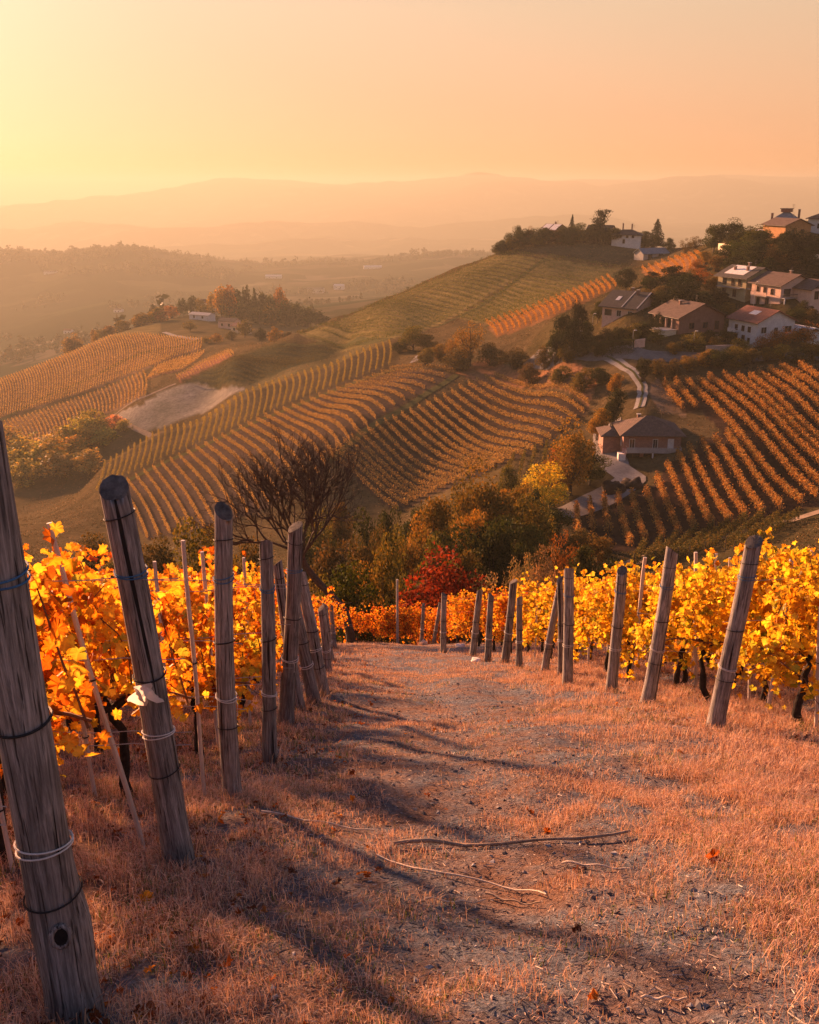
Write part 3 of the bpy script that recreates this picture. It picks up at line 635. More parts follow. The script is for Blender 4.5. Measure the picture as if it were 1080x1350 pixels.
# ---- grape leaves
_o = np.array([(0,.02),(.10,-.10),(.30,-.16),(.46,-.03),(.40,.10),(.60,.20),(.50,.36),(.58,.52),(.34,.52),(.22,.70),(0,.92)])
OUT = np.concatenate([_o, (_o[1:-1]*(-1, 1))[::-1]]); NO = len(OUT)
TPL = np.concatenate([OUT, [(0, .30)]]); TPL = np.stack([TPL[:, 0], TPL[:, 1], .16*np.abs(TPL[:, 0])-.10*(TPL[:, 1]-.3)**2], -1); TPL[-1, 2] = -.05
TTRI = np.array([(i, (i+1) % NO, NO) for i in range(NO)])
def leaves(P, size, nrm, up_amt=.35, curl=.12):
    """grape leaves at points P; nrm: main facing direction spread around +-Y or up"""
    n = len(P); N = nrm/np.linalg.norm(nrm, axis=1, keepdims=True)
    D = rng.normal(size=(n, 3))*.55+np.array((0, 0, -1.0))      # tips hang down
    Yv = D-(D*N).sum(1, keepdims=True)*N; Yv /= np.linalg.norm(Yv, axis=1, keepdims=True); Xv = np.cross(Yv, N)
    T = np.repeat(TPL[None], n, 0).copy(); T[:, :, 2] *= rng.uniform(.3, 2.4, (n, 1))*rng.choice((-1, 1), (n, 1)); T[:, :NO, 2] += rng.normal(0, curl*.5, (n, NO)); T[:, :, 0] *= rng.uniform(.75, 1.1, (n, 1))
    T[:, :NO, :2] *= rng.uniform(.88, 1.1, (n, NO, 1))
    s = np.asarray(size).reshape(-1, 1, 1)
    V = P[:, None]+s*(T[:, :, :1]*Xv[:, None]+T[:, :, 1:2]*Yv[:, None]+T[:, :, 2:]*N[:, None])
    return V.reshape(-1, 3), (np.arange(n)[:, None, None]*(NO+1)+TTRI[None]).reshape(-1, 3), np.tile(np.concatenate([np.ones(NO), [0]]), n)
def grape_mat(name, stops, edge):
    m = leaf_mat(name, stops, .55, (1.05, .88, .45), .30, 1.6, .18, .5, .25); t = m.node_tree
    ea = nd(t, "Attribute", attribute_name="edge"); tc = nd(t, "TexCoord").outputs["Object"]
    e2 = nd(t, "Math", operation='MULTIPLY'); t.links.new(ea.outputs["Fac"], e2.inputs[0]); t.links.new(ramp(t, [(.42, (0, 0, 0)), (.62, (.85,)*3)], noise(t, 5, 3, .6, tc)), e2.inputs[1])
    for l in [l for l in t.links if l.to_node.bl_idname == 'ShaderNodeBsdfPrincipled' and l.to_socket.name == 'Base Color']:
        src = l.from_socket; c = mixc(t, e2.outputs[0], src, edge)
        v = mixc(t, .5, c, ramp(t, [(.3, (.65,)*3), (.7, (1.2,)*3)], noise(t, 45, 3, .7, tc)), 'MULTIPLY')
        for l2 in [x for x in t.links if x.from_socket == src and x.to_node.bl_idname in ('ShaderNodeBsdfPrincipled', 'ShaderNodeMix') and x.to_node.outputs[0].node != c.node and x.to_node != v.node]:
            if l2.to_node == c.node: continue
            t.links.new(v, l2.to_socket)
        break
    return m
GL = grape_mat("orange grape leaves", [(0, (.10, .12, .02)), (.08, (.22, .09, .02)), (.18, (.55, .14, .012)), (.34, (.80, .31, .02)), (.54, (.88, .50, .035)), (.82, (.92, .68, .08)), (1, (.45, .46, .06))], (.36, .09, .015))
GR = grape_mat("yellow grape leaves", [(0, (.14, .20, .03)), (.12, (.32, .34, .035)), (.2, (.50, .20, .02)), (.36, (.78, .50, .03)), (.62, (.86, .68, .045)), (.86, (.92, .78, .12)), (1, (.44, .48, .06))], (.50, .20, .02))
CANE = rough_mat("vine cane", (.10, .045, .025), (.22, .11, .06), 30, .7)
TRUNKM = rough_mat("vine trunk bark", (.012, .010, .009), (.05, .04, .034), 18, .95, .8, .02)
def vine_parts(mat_, nleaf, seed):
    tr = MB(); g = rng.normal(0, .025, (9, 2)).cumsum(0); zz = np.linspace(-.1, .72, 9)
    tr.tube(np.stack([g[:, 0], g[:, 1]*.6, zz], -1), np.linspace(.036, .024, 9)*(1+.3*rng.random(9)), 8, True, .18)
    for _ in range(2): a = rng.uniform(-.3, .3); tr.tube([(g[-1, 0], g[-1, 1], .68), (g[-1, 0]+a*.4, .02, .76), (g[-1, 0]+a, 0, .82)], (.032, .025, .014), 6, True, .15)
    cn = MB(); P = []; N = []
    for sgn in (-1, 1):
        x = np.linspace(0, .52, 6)*sgn; cn.tube(np.stack([x, .02*np.sin(x*9+seed), .76+.05*np.sin(np.abs(x)*5)], -1), np.linspace(.013, .008, 6), 5, False)
    for s in range(11):
        x0 = rng.uniform(-.52, .52); h = rng.uniform(.85, 1.28); k = 7; u = np.linspace(0, 1, k)
        w_ = rng.normal(0, .09, (k, 2)).cumsum(0)*u[:, None]; pts = np.stack([x0+w_[:, 0], w_[:, 1]*.9, .74+h*u-.12*u**3], -1)
        if s > 7: pts[:, 2] = .8+.22*u-.68*u**2; pts[:, 1] += -.25*u*rng.choice((-1, 1)); pts[:, 0] += .25*u
        cn.tube(pts, np.linspace(.008, .003, k), 4, False)
        n = int(nleaf/11); uu = rng.random(n)**.85; q = np.stack([np.interp(uu, u, pts[:, c]) for c in range(3)], -1)
        q += rng.normal(0, 1, (n, 3))*(.085, .11, .06)
        P.append(q)
        N.append(np.stack([rng.normal(0, .5, n), rng.choice((-1, 1), n)*rng.uniform(.4, 1.1, n), rng.normal(.25, .45, n)], -1))
    P = np.concatenate(P); N = np.concatenate(N); keep = P[:, 2] > rng.normal(.50, .2, len(P)); P, N = P[keep], N[keep]
    V, t3, e = leaves(P, rng.uniform(.045, .095, len(P)), N)
    fo = mesh("foliage", V, t3, mat_, False); a = fo.attributes.new("edge", 'FLOAT', 'POINT'); a.data.foreach_set("value", e.astype(np.float32))
    return tr.me("trunk", TRUNKM, True), cn.me("canes", CANE), fo
VINES = {-1: [vine_parts(GL, 840, s) for s in range(8)], 1: [vine_parts(GR, 980, 20+s) for s in range(8)]}
def plant(x, y, side, lab, grp, sc=1.0, v=None, tint_=(1, 1, 1)):
    z = H(x, y); r = empty("grapevine", (x, y, z), rng.uniform(-.12, .12)+(math.pi if rng.random() < .5 else 0)); r.scale = (sc, sc, sc*rng.uniform(.96, 1.06)); tag(r, lab, 'grapevine', grp)
    T, K, F_ = VINES[v or side][rng.integers(8)]
    link("trunk", T, r); link("canes", K, r); f = link("foliage", F_, r); f.color = (*tint_, 1)
    return r
def wires(x0, x1, y, lab):
    y0_ = y; y = y+.3; b0 = np.array((x0, y, H(x0, y))); r = empty("trellis_wire", b0); tag(r, lab, 'trellis wire', 'trellis wires of the vine rows')
    n = 12; xs = np.linspace(x0, x1, n); g = hgt(xs, np.full(n, y))
    for hz in (.74, .80, 1.25, 1.7):
        k = MB(); k.tube(np.stack([xs-x0, .03*np.sin(xs*2)+(.03 if hz == .8 else 0)+0*xs, g-b0[2]+hz+.015*np.sin(xs*3)], -1), .0028 if y < 8 else .0035, 4, False); k.build("strand", WIREM, r)
for i, (y, x0) in enumerate(ROWL):
    lim = -max(2.9, .52*y+.6) if i < 7 else -(2.2+5.2); j = 0; x = x0-.55
    while x > lim:
        plant(x-(.30 if i < 2 else .12 if i < 3 else 0), y+.32+rng.normal(0, .05), -1, f"orange-leaved grapevine, {ordinal(j)} from the path in the {ordinal(i)} row on the left", 'grapevines left of the path', (1.12, 1.16)[i] if i < 2 else 1.03,
              tint_=(1, 1, 1) if y < 12 else (1, .85, .8)); x -= rng.uniform(.78, .95); j += 1
    wires(x0+.25, lim, y, f"thin trellis wires of the {ordinal(i)} vine row on the left of the path")
for i, (y, x0) in enumerate(ROWR):
    lim = max(.48*y+.9, x0+5.2); lim = min(lim, x0+6.5); j = 0; x = x0+(.72 if i == 0 else .5)
    while x < lim:
        far = y > 24
        plant(x, y+.3+rng.normal(0, .05), 1, f"{'orange-gold' if far else 'yellow'}-leaved grapevine, {ordinal(j)} from the path in the {ordinal(i)} row on the right", 'grapevines right of the path',
              1.16 if i < 2 else 1.12 if i < 6 else 1.05, -1 if y > 29 or (far and rng.random() < .5) else 1, (1, .9, .8) if far else (1, 1, 1)); x += rng.uniform(.78, .95); j += 1
    wires(x0-.2, lim, y, f"thin trellis wires of the {ordinal(i)} vine row on the right of the path")
for j, x in enumerate(np.arange(-2.2, 1.6, .72)):
    plant(float(x), 38.0+rng.normal(0, .08), -1, f"orange grapevine in the row crossing the end of the path, {ordinal(j)} from the green tree", 'grapevines across the end of the path', .95, tint_=(.9, .7, .6))
    plant(float(x)+.3, 41.0+rng.normal(0, .08), -1, f"orange grapevine in the rear row past the path end, {ordinal(j)} from the green tree", 'grapevines across the end of the path', 1.1, tint_=(.9, .7, .6))
# ------------------------------------------------------------------ dry grass, litter, fallen leaves, canes and stones on the slope
def scatter(n, y0, y1, p=1.6, xm=.52):
    y = y0+(y1-y0)*rng.random(n)**p; x = (rng.random(n)*2-1)*(xm*y+1.2); return x, y
def earthy(x, y):
    """1 where the ground is bare: the trodden middle of the path and random patches"""
    n = vnoise(x*.8+7, y*.5, 3)+.5*vnoise(x*2.3, y*1.6, 4)+.25*vnoise(x*6, y*5, 5)
    path = np.exp(-((x-.7-.02*y)/1.35)**2)
    return n*1.5+path*.5-.33
def blades(n, y0, y1, hmin, hmax, wid, p):
    x, y = scatter(n, y0, y1, p); e = earthy(x, y); tuft = vnoise(x*3.5, y*3.5, 11)+.6*vnoise(x*9, y*9, 12)
    keep = (e+rng.normal(0, .24, n) < .12) & (tuft+rng.normal(0, .2, n) > -.12); x, y = x[keep], y[keep]; t = tuft[keep]; n = len(x)
    h = rng.uniform(hmin, hmax, n)*(.7+np.clip(t, 0, 1)*1.1)*(.65+.75*np.clip((x-.9)/2, 0, 1)+.45*np.clip(-x-.4, 0, 1)); a = rng.random(n)*2*math.pi; lean = rng.uniform(.15, 1.15, n)
    z = hgt(x, y); b = np.stack([x, y, z-.01], -1); d = np.stack([np.cos(a), np.sin(a), 0*a], -1); s = np.stack([-np.sin(a), np.cos(a), 0*a], -1)*(wid*(.6+.8*rng.random(n))*(1+y*.05))[:, None]
    m_ = b+d*(h*lean*.35)[:, None]+np.stack([0*h, 0*h, h*.62], -1); t_ = b+d*(h*lean)[:, None]+np.stack([0*h, 0*h, h*(1.05-.45*lean)], -1)
    V = np.stack([b-s, b+s, m_+s*.7, m_-s*.7, t_], 1).reshape(-1, 3); k = np.arange(n)[:, None]*5
    return V, k+np.array([[0, 1, 2, 3]]), k+np.array([[3, 2, 4]])
def grass(name, lab, parts, m):
    V, Q, T, o = [], [], [], 0
    for v, q, t in parts: V.append(v); Q.append(q+o); T.append(t+o); o += len(v)
    return tag(link(name, mesh(name, np.concatenate(V), [np.concatenate(Q), np.concatenate(T)], m)), lab, 'grass', kind='stuff')
DRY = leaf_mat("dry grass", [(0, (.12, .06, .045)), (.2, (.36, .20, .14)), (.5, (.66, .40, .27)), (.85, (.82, .58, .42)), (1, (.24, .20, .08))], .25, (1, .85, .6), .55, 1.1)
GREENG = leaf_mat("green grass", [(0, (.05, .08, .02)), (.5, (.11, .17, .035)), (1, (.22, .22, .06))], .3, (1, .95, .4), .3, .8)
def foot_tufts():
    B = np.array(FEET); n = 70; c = np.repeat(B[:, :2], n, 0); a = rng.random(len(c))*6.28; r = .04+.13*rng.random(len(c))**.7; x, y = c[:, 0]+np.cos(a)*r, c[:, 1]+np.sin(a)*r
    h = rng.uniform(.06, .22, len(x)); d = np.stack([np.cos(a), np.sin(a), 0*a], -1); s = np.stack([-np.sin(a), np.cos(a), 0*a], -1)*.0022*(1+y*.05)[:, None]; b = np.stack([x, y, hgt(x, y)-.01], -1); up = np.stack([0*h, 0*h, h], -1)
    V = np.stack([b-s, b+s, b+d*(h*.2)[:, None]+up*.6+s*.7, b+d*(h*.2)[:, None]+up*.6-s*.7, b+d*(h*.6)[:, None]+up], 1).reshape(-1, 3); k = np.arange(len(x))[:, None]*5
    return V, k+np.array([[0, 1, 2, 3]]), k+np.array([[3, 2, 4]])
grass("grass", "short dry straw-coloured grass covering the vineyard slope", [blades(380000, 1.5, 7, .03, .14, .0013, 1.0), blades(450000, 5, 18, .035, .13, .0016, 1.0), blades(190000, 15, 37, .05, .12, .0022, .9), foot_tufts()], DRY)
def greens():
    v, q, t = blades(140000, 1.5, 16, .03, .10, .002, 1.1); x = v[::5, 0]; y = v[::5, 1]
    k = vnoise(x*1.1+3, y*1.1, 17)+.5*vnoise(x*3, y*3, 18)+.30*(x < -.5) > .20; kk = np.repeat(k, 5); n = int(k.sum()); a = np.arange(n)[:, None]*5
    return v[kk], a+np.array([[0, 1, 2, 3]]), a+np.array([[3, 2, 4]])
grass("green_grass", "sparse patches of short green grass and weeds under the left vines", [greens()], GREENG)
def litter():
    n = 60000; x, y = scatter(n, 1.5, 24, 1.5); k = earthy(x, y)+rng.normal(0, .2, n) > -.1; x, y = x[k], y[k]; n = len(x)
    L = rng.uniform(.006, .03, n)*(1+rng.random(n)**9*3); wd = rng.uniform(.0006, .0019, n)*(1+y*.03); a = rng.random(n)*math.pi*2
    c = np.stack([x, y, hgt(x, y)+.006], -1); d = np.stack([np.cos(a), np.sin(a), -.42*np.sin(a)+rng.normal(0, .22, n)], -1)*(L/2)[:, None]; s = np.stack([-np.sin(a), np.cos(a), -.42*np.cos(a)], -1)*wd[:, None]
    up = np.array((0, 0, .004)); V = np.stack([c-d-s, c-d+s, c+d+s, c+d-s, c-d+up, c+d+up], 1).reshape(-1, 3); k = np.arange(n)[:, None]*6
    return V, np.concatenate([k+np.array([[0, 3, 5, 4]]), k+np.array([[4, 5, 2, 1]])])
V, q = litter()
tag(link("straw_litter", mesh("straw_litter", V, q, leaf_mat("straw litter", [(0, (.08, .055, .045)), (.5, (.24, .19, .16)), (.85, (.42, .36, .31)), (1, (.60, .54, .48))], .0, (1, 1, 1), .2, 1))), 'broken straw and wood chips littering the bare earth of the path', 'litter', kind='stuff')
def clods():
    n = 15000; x, y = scatter(n, 1.5, 16, 1.4); k = earthy(x, y)+rng.normal(0, .2, n) > .02; x, y = x[k], y[k]; n = len(x); r = .003+.016*rng.random(n)**5*(1+0*y)+.0004*y
    O = np.array([(1,0,0),(-1,0,0),(0,1,0),(0,-1,0),(0,0,.7),(0,0,-.7)], float); V = np.stack([x, y, hgt(x, y)+r*.3], -1)[:, None]+O[None]*r[:, None, None]*rng.uniform(.55, 1.3, (n, 6, 1))+rng.normal(0, .25, (n, 6, 3))*r[:, None, None]
    T = np.array([(0,2,4),(2,1,4),(1,3,4),(3,0,4),(2,0,5),(1,2,5),(3,1,5),(0,3,5)]); return V.reshape(-1, 3), (np.arange(n)[:, None, None]*6+T[None]).reshape(-1, 3)
V, t3 = clods(); tag(link("gravel", mesh("gravel", V, t3, leaf_mat("earth clods", [(0, (.06, .055, .055)), (.6, (.17, .16, .16)), (1, (.38, .36, .35))], .0, (1, 1, 1), .2, 1))), 'small grey clods and pebbles on the trodden path', 'gravel', kind='stuff')
def fallen():
    n = 7000; x, y = scatter(n, 1.4, 26, 1.3); k = (x < -.7+rng.normal(0, .35, n)) | (x > 2.9+rng.normal(0, .4, n)-.02*y) | (rng.random(n) < .012); x, y = x[k], y[k]; n = len(x)
    N = np.stack([rng.normal(0, .45, n), rng.normal(.35, .45, n), np.ones(n)], -1)
    return leaves(np.stack([x, y, hgt(x, y)+.02+.03*rng.random(n)], -1), rng.uniform(.022, .06, n), N, curl=.25)
V, t3, e = fallen(); FL = grape_mat("fallen leaves", [(0, (.06, .025, .015)), (.4, (.20, .06, .02)), (.75, (.38, .11, .02)), (1, (.60, .26, .03))], (.16, .05, .02))
me = mesh("fallen_leaves", V, t3, FL); a = me.attributes.new("edge", 'FLOAT', 'POINT'); a.data.foreach_set("value", e.astype(np.float32))
tag(link("fallen_leaves", me), 'brown and orange fallen vine leaves scattered under the rows', 'fallen leaves', kind='stuff')
BARK = rough_mat("dry cane", (.16, .11, .08), (.34, .26, .20), 25, .85)
PALEC = rough_mat("bleached cane", (.40, .32, .25), (.62, .52, .42), 25, .8)
for pts, r, m, lab in [([(518,1118),(600,1117),(690,1116),(745,1111),(830,1103)], .014, BARK, 'longest dark dry cane lying straight across the path'),
    ([(497,1132),(560,1150),(640,1168),(700,1178),(720,1186)], .007, PALEC, 'pale bent cane lying across the middle of the path'), ([(345,1074),(400,1085),(450,1093),(494,1100)], .008, PALEC, 'pale cane lying from the left posts onto the path'),
    ([(741,1143),(790,1147),(831,1152)], .007, PALEC, 'short pale cane below the longest dark cane'), ([(972,1188),(1003,1192)], .011, BARK, 'short dark stick on the right slope'), ([(560,1190),(600,1194),(640,1192)], .005, PALEC, 'thin pale twig at the end of the bent cane'),
    ([(845,1322),(905,1324)], .006, PALEC, 'small pale twig low on the right slope'), ([(640,1182),(690,1196),(712,1196)], .006, BARK, 'short dark twig next to the bent cane'), ([(118,1146),(126,1160),(137,1170)], .006, PALEC, 'small forked bleached twig between the two nearest left posts')]:
    P = G(pts, 1.5, 48); P = resample(P, 14); P[:, 2] = hgt(P[:, 0], P[:, 1])+.018+r+.008*np.sin(np.arange(14)*1.1); o0 = P[0].copy(); k = MB(); k.tube(P-o0, np.linspace(r, r*.6, 14), 7, True, .15)
    tag(k.build("dry_cane", m, None, True, o0), lab, 'cane', 'dry canes lying on the path')
STONE = rough_mat("white stone", (.55, .50, .46), (.75, .70, .66), 6)
def lump(name, px, wpx, hpx, m, lab, cat, sq=1.0, y=(1.5, 48), grp=None):
    b = g1(*px, *y); Zc = b[1]*cP-b[2]*sP; rx = wpx*Zc/FPX/2; rz = hpx*Zc/FPX
    a, c = np.meshgrid(np.linspace(0, 2*math.pi, 15)[:-1], np.linspace(-.3, math.pi/2, 8)); d = np.stack([np.cos(a)*np.cos(c), np.sin(a)*np.cos(c), np.sin(c)], -1)
    rr = 1+.7*fbm(d[..., 0]*1.8+px[0], d[..., 1]*1.8+d[..., 2]*1.5, 4, 3); V = d*rr[..., None]*(rx, rx*sq, rz); i = np.arange(7)[:, None]*14; j = np.arange(14)[None]
    q = np.stack([i+j, i+(j+1) % 14, i+14+(j+1) % 14, i+14+j], -1).reshape(-1, 4)
    return tag(link(name, mesh(name, V.reshape(-1, 3), q, m, True), None, b), lab, cat, grp)
lump("stone", (558,842), 9, 8, STONE, 'small upright white stone at the end of the path', 'stone', grp='white stones by the far posts')
lump("stone", (606,853), 16, 6, STONE, 'flat white stone between the far right posts', 'stone', grp='white stones by the far posts')
lump("stone", (628,872), 14, 4, STONE, 'low white stone in the grass before the far right posts', 'stone', grp='white stones by the far posts')
def big_leaf(px, size, m, lab, lift=.05):
    b = g1(*px, 1.5, 40); V, t3, e = leaves(np.zeros((1, 3)), [size], np.array([(.2, -.7, .7)]), curl=.3); me = mesh("fallen_leaf", V, t3, m); a = me.attributes.new("edge", 'FLOAT', 'POINT'); a.data.foreach_set("value", e.astype(np.float32))
    tag(link("fallen_leaf", me, None, b+(0, 0, lift)), lab, 'leaf', 'single fallen leaves')
for px, s, m, lab in [((190,1190), .08, GL, 'bright orange fallen leaf standing up between the nearest left posts'), ((945,1140), .08, FL, 'curled rust-brown leaf alone on the right slope'), ((718,1104), .05, FL, 'small reddish leaf lying on the longest dark cane'), ((205,1342), .07, FL, 'pinkish brown leaf at the bottom edge by the thickest post')]: big_leaf(px, s, m, lab)
# ------------------------------------------------------------------ trees and bushes
TREEL = leaf_mat("tree leaves", [(0, (.35, .42, .35)), (.3, (.75, .82, .7)), (.65, (1.1, 1.0, .85)), (1, (1.7, 1.25, .8))], .3, (1, .85, .4), .35, 3.5, .15)
NEEDLE = leaf_mat("needles", [(0, (.4, .5, .45)), (.5, (.9, .95, .8)), (1, (1.4, 1.2, .9))], .12, (1, .9, .5), .3, 4, .1)
TBARK = rough_mat("tree bark", (.03, .022, .017), (.09, .065, .05), 9)
def crown_mesh(kind, n, ls, seed):
    g = np.random.default_rng(seed); P = []; tr = MB()
    if kind in ('round', 'bush', 'tall', 'airy'):
        cb = {'round': .07, 'bush': -.06, 'tall': .03, 'airy': .08}[kind]; m = {'round': 30, 'bush': 24, 'tall': 30, 'airy': 34}[kind]
        cz, az_ = (1+cb)/2, (1-cb)/2*.80
        for k in range(m):
            d = g.normal(size=3); d /= np.linalg.norm(d); rr = g.random()**.4
            c = np.array((d[0]*.36*rr, d[1]*.36*rr, cz+d[2]*az_*rr)); w_ = 1-.35*max(0, (c[2]-cz)/az_) if kind != 'tall' else 1-.5*max(0, (c[2]-cz)/az_)
            c[:2] *= w_; rad = g.uniform(.10, .19)*(.8 if kind == 'airy' else 1); q = int(n/m)
            dd = g.normal(size=(q, 3)); dd /= np.linalg.norm(dd, axis=1, keepdims=True); rr2 = rad*(.35+.65*g.random(q)**.5)*(1+.35*g.random(q)**4)
            P.append(c+dd*rr2[:, None]*np.array((1, 1, .85)))
            if kind != 'bush' and k % 2 == 0:
                s0 = np.array((0, 0, cb+.05+.25*g.random())); mid = (s0+c)/2+g.normal(0, .03, 3); tr.tube([s0, mid, c+dd[0]*rad*.4], (.012, .008, .003), 4, False)
            elif kind == 'bush': tr.tube([(g.normal(0, .05), g.normal(0, .05), -.02), c*.6, c], (.010, .007, .003), 4, False)
        if kind != 'bush': z = np.linspace(-.05, .72, 8); tr.tube(np.stack([.02*np.sin(z*6+seed), .02*np.cos(z*5+seed)-.02, z], -1), np.linspace(.026, .008, 8), 7)
    elif kind == 'cone':
        z = np.linspace(-.04, .98, 6); tr.tube(np.stack([0*z, 0*z, z], -1), np.linspace(.02, .004, 6), 6)
        lev = 17
        for k in range(lev):
            zz = .10+.88*k/lev; R_ = .5*(1-zz)**.85*g.uniform(.8, 1.1); nb = 9
            for b in range(nb):
                a = g.random()*6.28; q = max(3, int(n/lev/nb*(1.6*(1-k/lev)+.25))); u = g.random(q)**.7
                P.append(np.stack([np.cos(a)*R_*u+g.normal(0, .018, q), np.sin(a)*R_*u+g.normal(0, .018, q), zz-.07*u*u+.03+g.normal(0, .012, q)], -1))
                if b < 3: tr.tube([(0, 0, zz), (np.cos(a)*R_*.8, np.sin(a)*R_*.8, zz-.03)], (.006, .002), 3, False)
    elif kind == 'pine':
        for s in ((-.11, 0), (.10, .05)):
            z = np.linspace(-.04, .95, 7); tr.tube(np.stack([s[0]*(.6+.4*z)+.02*np.sin(z*5), s[1]+0*z, z], -1), np.linspace(.022, .006, 7), 6)
            for k in range(9):
                zz = .34+.64*k/9; L_ = g.uniform(.18, .38)*(1.15-.55*zz); a = g.random()*6.28; e = np.array((s[0]+np.cos(a)*L_, s[1]+np.sin(a)*L_, zz+.03)); tr.tube([(s[0], s[1], zz-.02), e], (.009, .003), 4, False)
                q = int(n/18); d = g.normal(size=(q, 3)); P.append(e*np.array((.9, .9, 1))+d*(.085, .085, .028))
    P = np.concatenate(P); V, q = kites(P, ls*(.6+.8*g.random(len(P))), 0, asp=.55 if kind != 'cone' else .3)
    return tr.me("trunk", TBARK, True), mesh("crown", V, q, NEEDLE if kind in ('cone', 'pine') else TREEL)
TV = {}
for nm, kind, n, ls, cnt in (('round', 'round', 7000, .034, 4), ('bush', 'bush', 5200, .042, 4), ('tall', 'tall', 6500, .034, 3), ('airy', 'airy', 3200, .032, 3), ('cone', 'cone', 5200, .05, 2), ('pine', 'pine', 2600, .045, 1),
                             ('fbush', 'bush', 1100, .085, 3), ('fround', 'round', 1300, .08, 3), ('fcone', 'cone', 1000, .10, 2)):
    TV[nm] = [crown_mesh(kind, n, ls, 100+i*7+len(nm)) for i in range(cnt)]
HUE = dict(rust=(.26, .105, .025), russet=(.19, .135, .037), olive=(.14, .125, .033), green=(.065, .085, .025), dark=(.040, .055, .022), darkest=(.020, .030, .016), yellow=(.62, .54, .04), gold=(.30, .19, .035), red=(.24, .045, .025), pale=(.24, .19, .11), pink=(.36, .17, .10), brown=(.12, .095, .04), orange=(.30, .15, .05))
def tree(px, ytop, wpx, Y, kind, hue, lab, grp=None, name=None, lean=0, sink=0.0):
    T = at(px, ytop, Y); z0 = H(T[0], Y)-sink; Zc = Y*cP-T[2]*sP; w_ = wpx/FPX*Zc*1.18; h = max(T[2]-z0, .62*w_, 1.5)
    nm = name or {'bush': 'bush', 'fbush': 'bush', 'cone': 'conifer', 'fcone': 'conifer', 'pine': 'pine_tree'}.get(kind, 'tree')
    r = empty(nm, (T[0], Y, z0), rng.random()*6.28); r.scale = (w_, w_, h); tag(r, lab, nm.replace('_', ' '), grp)
    t_, c_ = TV[kind][rng.integers(len(TV[kind]))]; link("trunk" if 'bush' not in kind else "stem", t_, r); c = link("crown", c_, r)
    k = rng.uniform(.85, 1.15)*(2.6 if grp and 'dip' in grp else 1); hc = np.array(HUE[hue])*k*(1+rng.normal(0, .05, 3)); c.color = (*hc, 1); return r  # dip trees tinted lighter, haze put into their leaf colour
# the gully behind the brow
for a in [(250,682,86,62,'bush','olive','rounded olive-green tree behind the orange left vines'), (205,700,60,75,'bush','brown','brownish bush left of the rounded olive-green tree'),
    (466,738,88,41,'bush','green','small green tree behind the leaning bare trunk at the end of the path'), (583,718,128,46,'bush','red','dark red bushy tree beyond the far posts'),
    (330,705,70,72,'bush','brown','brown bush behind the bare tree on its left side'), (440,700,80,80,'bush','brown','brown bush behind the bare tree on its right side'), (505,712,60,66,'bush','olive','olive bush between the green tree and the red tree'),
    (520,690,50,84,'bush','olive','slim olive tree left of the tall russet tree'), (478,668,52,105,'bush','dark','dark green bush at the foot of the middle vineyard, left end'), (512,655,44,108,'bush','dark','dark slim tree at the foot of the middle vineyard'),
    (575,640,90,98,'round','russet','tall russet tree, left one of the large gully pair'), (640,606,100,112,'round','russet','tallest russet tree, right one of the large gully pair'), (600,690,100,88,'bush','dark','dark green thicket under the large russet pair'),
    (662,665,80,92,'bush','dark','dark green rounded bush right of the russet pair'), (700,650,70,112,'bush','olive','olive-green tree below the yellow bush'), (690,625,50,128,'bush','russet','russet bush left of the yellow bush'),
    (545,745,60,60,'bush','olive','low olive bush right of the thin concrete pole'), (650,745,70,62,'airy','pale','pale grey-green shrub above the far yellow vines'), (690,718,50,74,'airy','pale','pale feathery shrub left of the rusty feathery tree'),
    (722,708,46,78,'airy','pale','pale feathery shrub touching the rusty feathery tree'), (745,690,52,84,'airy','rust','rusty feathery tree below the lower vine rows'), (775,715,50,80,'bush','dark','dark bush right of the rusty feathery tree'),
    (722,608,66,168,'bush','yellow','bright yellow bush next to the large autumn tree'), (688,640,60,150,'bush','olive','olive bush below the bright yellow bush'), (725,660,60,140,'bush','green','green bush at the end of the farm track'),
    (758,552,78,174,'round','gold','large autumn tree of orange and green beside the farmhouse'), (780,585,50,178,'round','green','green tree leaning on the large autumn tree'), (738,590,46,176,'round','rust','rust-coloured tree behind the bright yellow bush'),
    (400,770,60,58,'bush','olive','olive bush under the bare tree'), (370,745,70,64,'bush','brown','dull brown bush hidden behind the bare trunk'), (620,770,60,56,'bush','dark','dark bush behind the dark red tree'), (815,735,70,80,'bush','dark','dark bush hidden behind the right vines'),
    (480,740,56,56,'bush','gold','gold bush behind the small green tree'), (435,745,50,52,'bush','olive','olive bush left of the small green tree'),
    (560,668,50,112,'bush','gold','gold-tinged slim tree behind the left russet tree'), (610,630,56,120,'bush','olive','olive tree between the two large russet trees')]: tree(*a, name='tree' if 'tree' in a[6].split(' of ')[0].split(' the ')[0] or a[6].startswith(('tall','dark slim')) else None)
